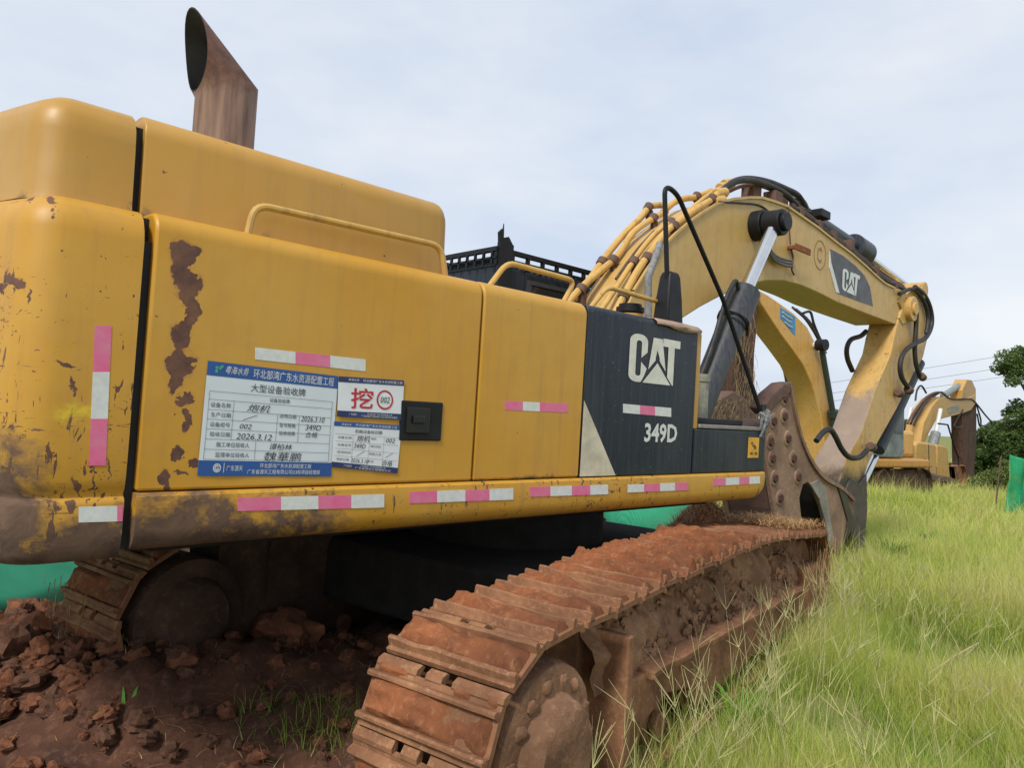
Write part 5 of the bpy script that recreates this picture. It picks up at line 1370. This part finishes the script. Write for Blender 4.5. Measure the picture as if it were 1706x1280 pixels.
# ---- large sheet
root, fn, grid = sheet('inspection_sheet', 'large blue and white inspection sheet with a filled-in table, left of the red character', [(346, 601), (563, 627), (551, 794), (328, 793)], .0015)
grid('sheet_paper', (0, 0, 1, 1), 0, MAT['paper'])
grid('top_banner', (0, .875, 1, 1), D1_, MAT['blue'], 24, 2); grid('bottom_banner', (0, 0, 1, .135), D1_, MAT['blue'], 24, 2)
fb = lambda s, t: fn(s, t, D2_)
mb = MB(); put_text(mb, '环北部湾广东水资源配置工程', fb, (.325, .893, .965, .978)); put_text(mb, '粤海水务', fb, (.125, .905, .29, .975), .35)
put_text(mb, '广东源天', fb, (.19, .045, .305, .095)); put_text(mb, '环北部湾广东水资源配置工程', fb, (.43, .075, .825, .118)); put_text(mb, '广东省源天工程有限公司D3标项目经理部', fb, (.34, .018, .90, .062))
n = 20
for (r0, r1, a0, a1) in ((.027, .021, 0, 360), (.017, .010, 60, 345)):
    m_ = 18
    o_ = [fb(.125 + r0 * math.cos(R(a0 + (a1 - a0) * i / m_)), .07 + r0 * 1.45 * math.sin(R(a0 + (a1 - a0) * i / m_))) for i in range(m_ + 1)]
    i_ = [fb(.125 + r1 * math.cos(R(a0 + (a1 - a0) * i / m_)), .07 + r1 * 1.45 * math.sin(R(a0 + (a1 - a0) * i / m_))) for i in range(m_ + 1)]
    mb.add(o_ + i_, [(i, i + 1, m_ + 2 + i, m_ + 1 + i) for i in range(m_)])
lines(mb, fn, [(.122, .062, .142, .088), (.172, .03, .172, .115)], D2_, .0012)
mb.build('banner_lettering', MAT['white'], root, 0)
mb = MB(); 
for (s, t) in ((.055, .935), (.078, .935), (.055, .905), (.09, .95)): mb.add([fb(s, t), fb(s + .018, t), fb(s + .018, t + .026), fb(s, t + .026)], [(0, 1, 2, 3)])
mb.build('banner_emblem', MAT['green'], root, 0)
mb = MB()
put_text(mb, '大型设备验收牌', fb, (.315, .765, .735, .84), 0, .004); put_text(mb, '设备验收牌', fb, (.46, .685, .615, .725), 0, .006)
for txt, b in (('设备名称', (.045, .60, .185, .645)), ('生产日期', (.05, .515, .19, .558)), ('设备编号', (.05, .43, .19, .473)), ('验收日期', (.055, .345, .195, .388)), ('进场日期', (.545, .545, .675, .585)), ('型号规格', (.55, .46, .675, .50)), ('验收结果', (.55, .385, .675, .425)),
               ('施工单位验收人', (.105, .255, .34, .30)), ('监理单位验收人', (.105, .165, .345, .21))): put_text(mb, txt, fb, b, 0, .003)
lines(mb, fn, [(.03, .74, .965, .74), (.03, .668, .965, .668), (.03, .578, .965, .578), (.03, .495, .965, .495), (.03, .41, .965, .41), (.03, .322, .965, .322), (.03, .232, .965, .232), (.03, .145, .965, .145),
               (.03, .145, .03, .74), (.965, .145, .965, .74), (.205, .322, .205, .668), (.53, .322, .53, .578), (.70, .322, .70, .578), (.385, .145, .385, .322)], D2_, .0007)
mb.build('table_print', simple('print_grey', (0.07, 0.085, 0.11), .5), root, 0)
mb = MB()
for txt, b, sh in (('炮机', (.30, .585, .47, .655), .3), ('002', (.26, .425, .345, .47), .25), ('2026.3.12', (.24, .33, .50, .385), .2), ('2026.3.10', (.715, .525, .91, .58), .2), ('349D', (.755, .445, .885, .50), .15), ('合格', (.76, .375, .86, .43), .2), ('谭柏林', (.49, .245, .66, .305), .2), ('魏華鹏', (.45, .14, .74, .225), .15)): put_text(mb, txt, fb, b, sh)
lines(mb, fn, [(.28, .505, .38, .555)], D2_, .0012)
mb.build('handwriting', MAT['ink'], root, 0)
# ---- upper right sheet with the big red character
root, fn, grid = sheet('equipment_tag', 'small white sheet with a red Chinese character and circled number, above the table slip', [(563, 627), (672, 634), (670, 700), (560, 694)], .0045)
grid('sheet_paper', (0, 0, 1, 1), 0, MAT['paperw'], 12, 8); grid('top_banner', (0, .86, 1, 1), D1_, MAT['navy'], 12, 2); grid('bottom_banner', (0, 0, 1, .15), D1_, MAT['navy'], 12, 2)
fb = lambda s, t: fn(s, t, D2_)
mb = MB(); put_text(mb, '挖', fb, (.19, .22, .52, .74), 0, .012)
m_ = 36; C_ = (.70, .48)
o_ = [fb(C_[0] + .130 * math.cos(2 * math.pi * i / m_), C_[1] + .245 * math.sin(2 * math.pi * i / m_)) for i in range(m_)]; i_ = [fb(C_[0] + .107 * math.cos(2 * math.pi * i / m_), C_[1] + .20 * math.sin(2 * math.pi * i / m_)) for i in range(m_)]
mb.add(o_ + i_, [(i, (i + 1) % m_, m_ + (i + 1) % m_, m_ + i) for i in range(m_)]); mb.build('red_character', MAT['red'], root, 0)
mb = MB(); put_text(mb, '002', fb, (.63, .40, .775, .56), .2, .01); mb.build('handwriting', simple('green_ink', (0.10, 0.20, 0.13), .5), root, 0)
mb = MB(); put_text(mb, '环北部湾广东水资源配置工程', fb, (.36, .895, .97, .965)); put_text(mb, '粤海水务', fb, (.14, .90, .30, .965), .3); put_text(mb, '广东源天', fb, (.17, .045, .28, .105))
put_text(mb, '环北部湾广东水资源配置工程', fb, (.44, .08, .82, .125)); put_text(mb, '广东省源天工程有限公司D3标项目经理部', fb, (.35, .02, .90, .07)); mb.build('banner_lettering', MAT['white'], root, 0)
# ---- lower right slip
root, fn, grid = sheet('equipment_slip', 'small white table slip with thin blue bands, below the red character', [(556, 702), (669, 709), (661, 789), (551, 778)], .0032)
grid('sheet_paper', (0, 0, 1, 1), 0, MAT['paperw'], 12, 8); grid('top_banner', (0, .90, 1, 1.0), D1_, MAT['blue'], 12, 2); grid('bottom_banner', (0, 0, 1, .115), D1_, MAT['navy'], 12, 2)
fb = lambda s, t: fn(s, t, D2_)
mb = MB(); put_text(mb, '环北部湾广东水资源配置工程', fb, (.30, .92, .92, .975)); put_text(mb, '粤海水务', fb, (.10, .92, .24, .97), .3); put_text(mb, '广东源天', fb, (.17, .03, .29, .08)); put_text(mb, '环北部湾广东水资源配置工程', fb, (.42, .065, .80, .10)); put_text(mb, '广东省源天工程有限公司', fb, (.34, .012, .88, .055)); mb.build('banner_lettering', MAT['white'], root, 0)
mb = MB(); put_text(mb, '机械设备标识牌', fb, (.30, .775, .70, .86), 0, .005)
for txt, b in (('设备名称', (.06, .635, .26, .69)), ('设备型号', (.06, .475, .26, .53)), ('进场时间', (.06, .315, .26, .37)), ('验收日期', (.06, .16, .24, .215)), ('编号', (.54, .655, .62, .705)), ('操作司机', (.54, .495, .70, .545)), ('检验人员', (.53, .33, .71, .385)), ('状态', (.52, .175, .61, .225))): put_text(mb, txt, fb, b)
lines(mb, fn, [(.03, .73, .97, .73), (.03, .575, .97, .575), (.03, .415, .97, .415), (.03, .255, .97, .255), (.28, .13, .28, .73), (.52, .13, .52, .73), (.74, .13, .74, .73)], D2_, .0005)
mb.build('table_print', simple('print_grey_small', (0.07, 0.085, 0.11), .5), root, 0)
mb = MB()
for txt, b, sh in (('炮机', (.33, .60, .52, .73), .2), ('002', (.77, .62, .91, .71), .2), ('349D', (.30, .45, .47, .55), .2), ('2026.3.10', (.27, .14, .53, .23), .2), ('合格', (.74, .13, .90, .25), .2)): put_text(mb, txt, fb, b, sh)
lines(mb, fn, [(.35, .28, .46, .40), (.78, .30, .89, .40)], D2_, .0011); mb.build('handwriting', MAT['ink'], root, 0)
# ================================================================ grass (blade by blade), straw, weeds
def blades_mesh(name, base, h, wid, lean_dir, lean, tint, mat, segs=3, droop=.35):
    """base (n,3), h (n), wid (n), lean_dir (n,2), lean (n), tint (n): tapered bent ribbons"""
    n = len(base); g = np.random.default_rng(1)
    side = np.stack([-lean_dir[:, 1], lean_dir[:, 0], np.zeros(n)], 1)
    tw = g.uniform(-1, 1, n); side = side + np.stack([lean_dir[:, 0], lean_dir[:, 1], np.zeros(n)], 1) * tw[:, None]; side /= np.linalg.norm(side, axis=1)[:, None]
    V = np.zeros((n, (segs + 1) * 2, 3), np.float32)
    for i in range(segs + 1):
        t = i / segs
        c = base.copy(); c[:, :2] += lean_dir * (lean * h * t ** 1.8)[:, None]; c[:, 2] += h * (t - droop * lean * t ** 3)
        wv = wid * (1 - t) ** .7 * .5 + wid * .06
        V[:, 2 * i] = c - side * wv[:, None]; V[:, 2 * i + 1] = c + side * wv[:, None]
    nv = (segs + 1) * 2
    F = np.zeros((n, segs, 4), np.int32); o = (np.arange(n) * nv)[:, None]
    for i in range(segs): F[:, i] = o + np.array([[2 * i, 2 * i + 1, 2 * i + 3, 2 * i + 2]])
    me = bpy.data.meshes.new(name); me.vertices.add(n * nv); me.vertices.foreach_set('co', V.ravel())
    nf = n * segs; me.loops.add(nf * 4); me.loops.foreach_set('vertex_index', F.ravel()); me.polygons.add(nf)
    me.polygons.foreach_set('loop_start', np.arange(0, nf * 4, 4, dtype=np.int32)); me.update(calc_edges=True)
    at = me.attributes.new('tint', 'FLOAT', 'POINT'); at.data.foreach_set('value', np.repeat(tint, nv).astype(np.float32))
    me.polygons.foreach_set('use_smooth', np.ones(nf, dtype=bool)); me.materials.append(mat)
    o_ = bpy.data.objects.new(name, me); COL.objects.link(o_); return o_
def grass_mat(name, stops, trans=(0.22, 0.26, 0.06), f=.3):
    k = NT(name); t = k.attr('tint'); r = k.t.nodes.new('ShaderNodeValToRGB'); k.put(r.inputs[0], t)
    els = r.color_ramp.elements
    while len(els) < len(stops): els.new(.5)
    for e, (p, c) in zip(els, stops): e.position = p; e.color = (*c, 1)
    tr = k.t.nodes.new('ShaderNodeBsdfTranslucent'); k.put(tr.inputs[0], r.outputs[0]); ms = k.t.nodes.new('ShaderNodeMixShader'); ms.inputs[0].default_value = f
    m = k.done(r.outputs[0], .6, 0, .25); k.t.links.new(k.b.outputs[0], ms.inputs[1]); k.t.links.new(tr.outputs[0], ms.inputs[2]); k.t.links.new(ms.outputs[0], k.out.inputs[0]); return m
GR = grass_mat('grass_blade', [(0.0, (0.14, 0.25, 0.045)), (.30, (0.31, 0.42, 0.07)), (.60, (0.52, 0.57, 0.13)), (.85, (0.66, 0.64, 0.22)), (1.0, (0.58, 0.48, 0.25))], f=.4)
STRAW = grass_mat('straw', [(0, (0.26, 0.13, 0.055)), (.5, (0.42, 0.25, 0.11)), (1, (0.52, 0.38, 0.20))], f=.12)
gN = np.random.default_rng(11)
def vn(x, y, s, o=0.0): return np.array([noise.noise(Vector((a * s, b * s, o))) for a, b in zip(x, y)])
def field(n, x0, x1, ymin, ymax_fn, seed):
    g = np.random.default_rng(seed); x = g.uniform(x0, x1, n); lo = ymin(x); hi = ymax_fn(x); y = lo + (hi - lo) * g.uniform(0, 1, n); return x, y
def grass_patch(x, y, hm, hs, wd, seed, clump=.8):
    g = np.random.default_rng(seed); n = len(x)
    sa = np.array([soil_amount(a, b) for a, b in zip(x, y)])
    m1 = vn(x, y, .75, 2.0) * 1.25; m2 = vn(x, y, 3.1, 5.0)
    dens = 1 + clump * (m1 * .9 + m2 * .6) - sa * 2.2
    keep = g.uniform(0, 1, n) < np.clip(dens, .06, 1)
    keep &= ~(sa > .6)
    x, y, m1, m2 = x[keep], y[keep], m1[keep], m2[keep]; n = len(x)
    z = np.array([gz(a, b) for a, b in zip(x, y)]) - .02
    h = np.clip(g.normal(hm, hs, n), hm * .3, hm * 2.0) * (1 + .35 * m1 + .25 * m2)
    a = g.uniform(0, 2 * np.pi, n); ld = np.stack([np.cos(a), np.sin(a)], 1)
    tint = np.clip(.58 + .40 * m1 - .18 * m2 + g.normal(0, .19, n), 0, 1)
    return np.stack([x, y, z], 1), h, np.full(n, wd) * g.uniform(.6, 1.3, n), ld, np.clip(g.normal(.45, .25, n), .05, 1.1), tint
PARTS = []
trk = lambda x: 1.05 + .2 * x           # line of the near track's outer edge
lo = lambda x: .17 * x - .75
PARTS.append(grass_patch(*field(150000, 2.3, 8.2, lambda x: np.maximum(.17 * x - .6, .0), lambda x: 1.78 + .218 * (x - 2.0), 1), .18, .06, .0034, 21, 1.25))
PARTS.append(grass_patch(*field(34000, 2.3, 8.2, lambda x: np.maximum(.17 * x - .6, .0), lambda x: 1.95 + .218 * (x - 2.0), 2), .33, .10, .0019, 22, 1.3))
PARTS.append(grass_patch(*field(26000, 7.6, 16, lo, lambda x: np.where(x < 9, 4.0, 9.5), 13), .50, .14, .0045, 33, 1.4))
PARTS.append(grass_patch(*field(14000, 16, 30, lo, lambda x: 12 + 0 * x, 14), .55, .15, .008, 34, 1.4))
PARTS.append(grass_patch(*field(130000, 7.6, 16, lo, lambda x: np.where(x < 9, 4.0, 9.5), 3), .25, .07, .0068, 23, 1.1))
PARTS.append(grass_patch(*field(42000, 1.6, 18, lambda x: .17 * x - 4.2, lambda x: .17 * x - .65, 31), .24, .08, .008, 41, 1.1))
PARTS.append(grass_patch(*field(70000, 16, 30, lo, lambda x: 12 + 0 * x, 4), .30, .09, .015, 24))
PARTS.append(grass_patch(*field(45000, 30, 60, lo, lambda x: 26 + 0 * x, 5), .36, .10, .03, 25))
PARTS.append(grass_patch(*field(26000, 60, 130, lo, lambda x: 60 + 0 * x, 6), .5, .15, .09, 26))
CAT_ = [np.concatenate([p[i] for p in PARTS]) for i in range(6)]
o = blades_mesh('grass', *CAT_, GR); tag(o, 'tall wispy green and straw coloured grass covering the field beside the track', 'grass', kind='stuff')
# tufts on the shaded soil in the foreground
tx, ty = [], []
for (cx, cy, r, n) in ((1.98, 3.38, .24, 190), (2.2, 3.15, .16, 130), (1.7, 3.55, .2, 60), (2.45, 2.75, .10, 60), (1.30, 3.1, .25, 40)):
    a = gN.uniform(0, 6.28, n); q = r * np.sqrt(gN.uniform(0, 1, n)); tx += list(cx + q * np.cos(a)); ty += list(cy + q * np.sin(a))
tx = np.array(tx); ty = np.array(ty); n = len(tx); a = gN.uniform(0, 6.28, n)
o = blades_mesh('grass_tufts', np.stack([tx, ty, [gz(p, q) - .01 for p, q in zip(tx, ty)]], 1), gN.uniform(.05, .19, n), np.full(n, .0035), np.stack([np.cos(a), np.sin(a)], 1), gN.uniform(.3, 1.1, n), np.clip(gN.normal(.22, .15, n), 0, 1), GR)
tag(o, 'small green grass tufts growing on the shaded soil left of the near track', 'grass', kind='stuff')
# long seed stems leaning in front of the near track
pts = []; m = MB()
r2 = random.Random(41)
def stem(x, y, h, dx, dy, r=.0022, head=True):
    z = gz(x, y); P = curve_pts([(x, y, z), (x + dx * .3, y + dy * .3, z + h * .55), (x + dx, y + dy, z + h)], 5)
    m.tube(P, [r * (1 - .6 * i / (len(P) - 1)) for i in range(len(P))], 4)
    if head:
        e = P[-1]; d = (P[-1] - P[-3]).normalized()
        for q in range(r2.choice((3, 4, 5))):
            v = d * .10 + Vector((r2.uniform(-.09, .09), r2.uniform(-.09, .09), r2.uniform(-.02, .08)))
            m.tube([e, e + v * .6, e + v], [.0016, .0014, .0008], 4)
for i in range(150):
    u = r2.uniform(-2.3, 3.1); v = -1.78 - abs(r2.gauss(0, .35)); p = uvz(u, v, 0)
    stem(p.x, p.y, r2.uniform(.28, .62) * (1.1 if u > -.5 else .95), r2.uniform(-.2, .2), r2.uniform(-.2, .22))
for i in range(150):
    x = r2.uniform(2.6, 9.5); y0_ = .19 * x - .4; y1_ = 1.7 + .218 * (x - 2.0); y = r2.uniform(y0_, y1_)
    stem(x, y, r2.uniform(.30, .58), r2.uniform(-.22, .22), r2.uniform(-.22, .22), .0016 + .00025 * x)
for i in range(14):
    p = uvz(r2.uniform(-2.75, -2.2), -1.85 - r2.uniform(0, .15), 0); stem(p.x, p.y, r2.uniform(.2, .45), r2.uniform(-.12, .12), r2.uniform(-.1, .1))
for (px, py) in ((655, 1262), (672, 1268), (640, 1262)):
    p = at_z(px, py, .02); stem(p.x, p.y - .05, .18, r2.uniform(-.05, .05), r2.uniform(-.03, .03))
o = m.build('grass_seed_stems', simple('seed_stem', (0.55, 0.53, 0.24), .7, var=.35, scale=3), None, 0); tag(o, 'long pale seed stems of grass standing in front of the near track', 'grass', kind='stuff')
# broad fresh leaves of a weed clump on the field
def weed(px, py, label, n, hh, z=-.3, col=(.075, .17, .022), wide=.016):
    c = at_z(px, py, z); g = np.random.default_rng(int(px)); a = g.uniform(0, 6.28, n); q = .11 * np.sqrt(g.uniform(0, 1, n))
    b = np.stack([c.x + q * np.cos(a), c.y + q * np.sin(a), np.array([gz(c.x + i * math.cos(j), c.y + i * math.sin(j)) for i, j in zip(q, a)])], 1)
    o = blades_mesh('weed', b, g.uniform(.5, 1.1, n) * hh, np.full(n, wide), np.stack([np.cos(a), np.sin(a)], 1), g.uniform(.2, .9, n), np.clip(g.normal(.25, .1, n), 0, 1), grass_mat('weed_leaf', [(0, col), (1, tuple(1.9 * x for x in col))]))
    tag(o, label, 'weed')
weed(1232, 1245, 'bright green leafy weed clump in the grass at the bottom', 60, .28, col=(.10, .26, .015))
weed(1240, 1105, 'dark green leafy weed clump against the near track', 70, .34)
weed(1480, 930, 'bright leafy weed clump in the field beyond the breaker', 110, .40, wide=.03)
weed(1545, 905, 'bright leafy weed clump under the distant excavators', 80, .36, wide=.03)
weed(190, 1150, 'tiny green sprout on the red soil below the rubble bank', 9, .10, z=-.05, col=(.07, .20, .03), wide=.018)
weed(205, 1228, 'tiny two leaved green sprout in the bottom left corner', 7, .09, z=-.08, col=(.10, .28, .04), wide=.022)
weed(470, 1215, 'narrow leaved grass seedling beside the near track', 12, .14, z=-.08, col=(.06, .13, .02), wide=.007)
# fallen pale stick
a = at_z(1545, 1125, -.08); b = at_z(1630, 1072, -.06)
tag(MB().tube([a, (a + b) / 2 + Vector((0, 0, .01)), b], [.009, .010, .006], 6).build('dry_stalk', simple('dry_stalk', (0.50, 0.42, 0.22), .7), None), 'single pale dry stalk lying across the grass at the right', 'stalk')
# straw lying on the front run of the near track, and hanging off its front end
n = 2600; u = gN.uniform(1.2, 2.85, n); v = -1.43 + gN.uniform(-.30, .30, n)
keepu = gN.uniform(0, 1, n) < np.clip((u - 1.1) / .7, .05, 1); u = u[keepu]; v = v[keepu]; n = len(u)
def top_z(q):
    if q < 2.45: return float(np.interp(q, [-2.3, -1, 0, .5, 1.2, 1.8, 2.4], [.755, .785, .80, .795, .755, .70, .645]))
    return .225 + math.sqrt(max(0, .42 ** 2 - (q - 2.45) ** 2))
zz = np.array([top_z(q) + .05 for q in u]) + gN.uniform(0, .05, n)
B = np.array([uvz(a, b, c) for a, b, c in zip(u, v, zz)]); an = gN.uniform(0, 6.28, n)
o = blades_mesh('dry_straw', B, gN.uniform(.02, .09, n), np.full(n, .005), np.stack([np.cos(an), np.sin(an)], 1), gN.uniform(1.0, 3.2, n), np.clip(gN.normal(.35, .25, n), 0, 1), STRAW, droop=.25)
tag(o, 'orange brown dry straw lying on the front end of the near track', 'straw', kind='stuff')
n = 150; u = gN.uniform(2.2, 2.95, n); v = -1.43 - .32 + gN.uniform(-.06, .12, n); zz = gN.uniform(.15, .62, n)
B = np.array([uvz(a, b, c) for a, b, c in zip(u, v, zz)]); an = gN.uniform(0, 6.28, n)
o = blades_mesh('hanging_roots', B, -gN.uniform(.12, .45, n), np.full(n, .0035), np.stack([np.cos(an), np.sin(an)], 1), gN.uniform(-.5, .5, n), np.clip(gN.normal(.6, .25, n), 0, 1), STRAW)
tag(o, 'pale roots and dry stems hanging off the front of the near track', 'roots', kind='stuff')
# dry stalks and twigs scattered on the soil at the lower left
n = 700; x = gN.uniform(.2, 2.6, n); y = gN.uniform(2.9, 5.2, n); an = gN.uniform(0, 6.28, n)
keep = (y > 1.0 + .6 * x); x, y, an = x[keep], y[keep], an[keep]; n = len(x)
B = np.stack([x, y, [gz(a, b) + .01 for a, b in zip(x, y)]], 1)
o = blades_mesh('dead_stalks', B, gN.uniform(.02, .07, n), np.full(n, .0035), np.stack([np.cos(an), np.sin(an)], 1), gN.uniform(1.2, 3.6, n), np.clip(gN.normal(.5, .3, n), 0, 1), STRAW, droop=.28)
tag(o, 'dead stalks and straw scattered on the red soil below the counterweight', 'straw', kind='stuff')
# matted roots on the end of the far track and on the heap by the breaker
n = 2000; x = gN.normal(8.1, .45, n); y = gN.normal(4.9, .38, n); an = gN.uniform(0, 6.28, n)
B = np.stack([x, y, [gz(a, b) - .01 for a, b in zip(x, y)]], 1)
o = blades_mesh('dry_straw', B, gN.uniform(.05, .22, n), np.full(n, .006), np.stack([np.cos(an), np.sin(an)], 1), gN.uniform(.8, 2.2, n), np.clip(gN.normal(.35, .25, n), 0, 1), STRAW)
tag(o, 'dry straw covering the small soil heap behind the near track', 'straw', kind='stuff')
n = 260; an = gN.uniform(0, 6.28, n); u = -2.62 + gN.uniform(-.16, .1, n); v = 1.30 + gN.uniform(-.3, .3, n); zz = gN.uniform(-.1, .55, n)
B = np.array([uvz(a, b, c) for a, b, c in zip(u, v, zz)])
o = blades_mesh('hanging_roots', B, -gN.uniform(.08, .3, n), np.full(n, .004), np.stack([np.cos(an), np.sin(an)], 1), gN.uniform(-.6, .6, n), np.clip(gN.normal(.5, .25, n), 0, 1), STRAW)
tag(o, 'matted roots hanging from the rear end of the far track', 'roots', kind='stuff')
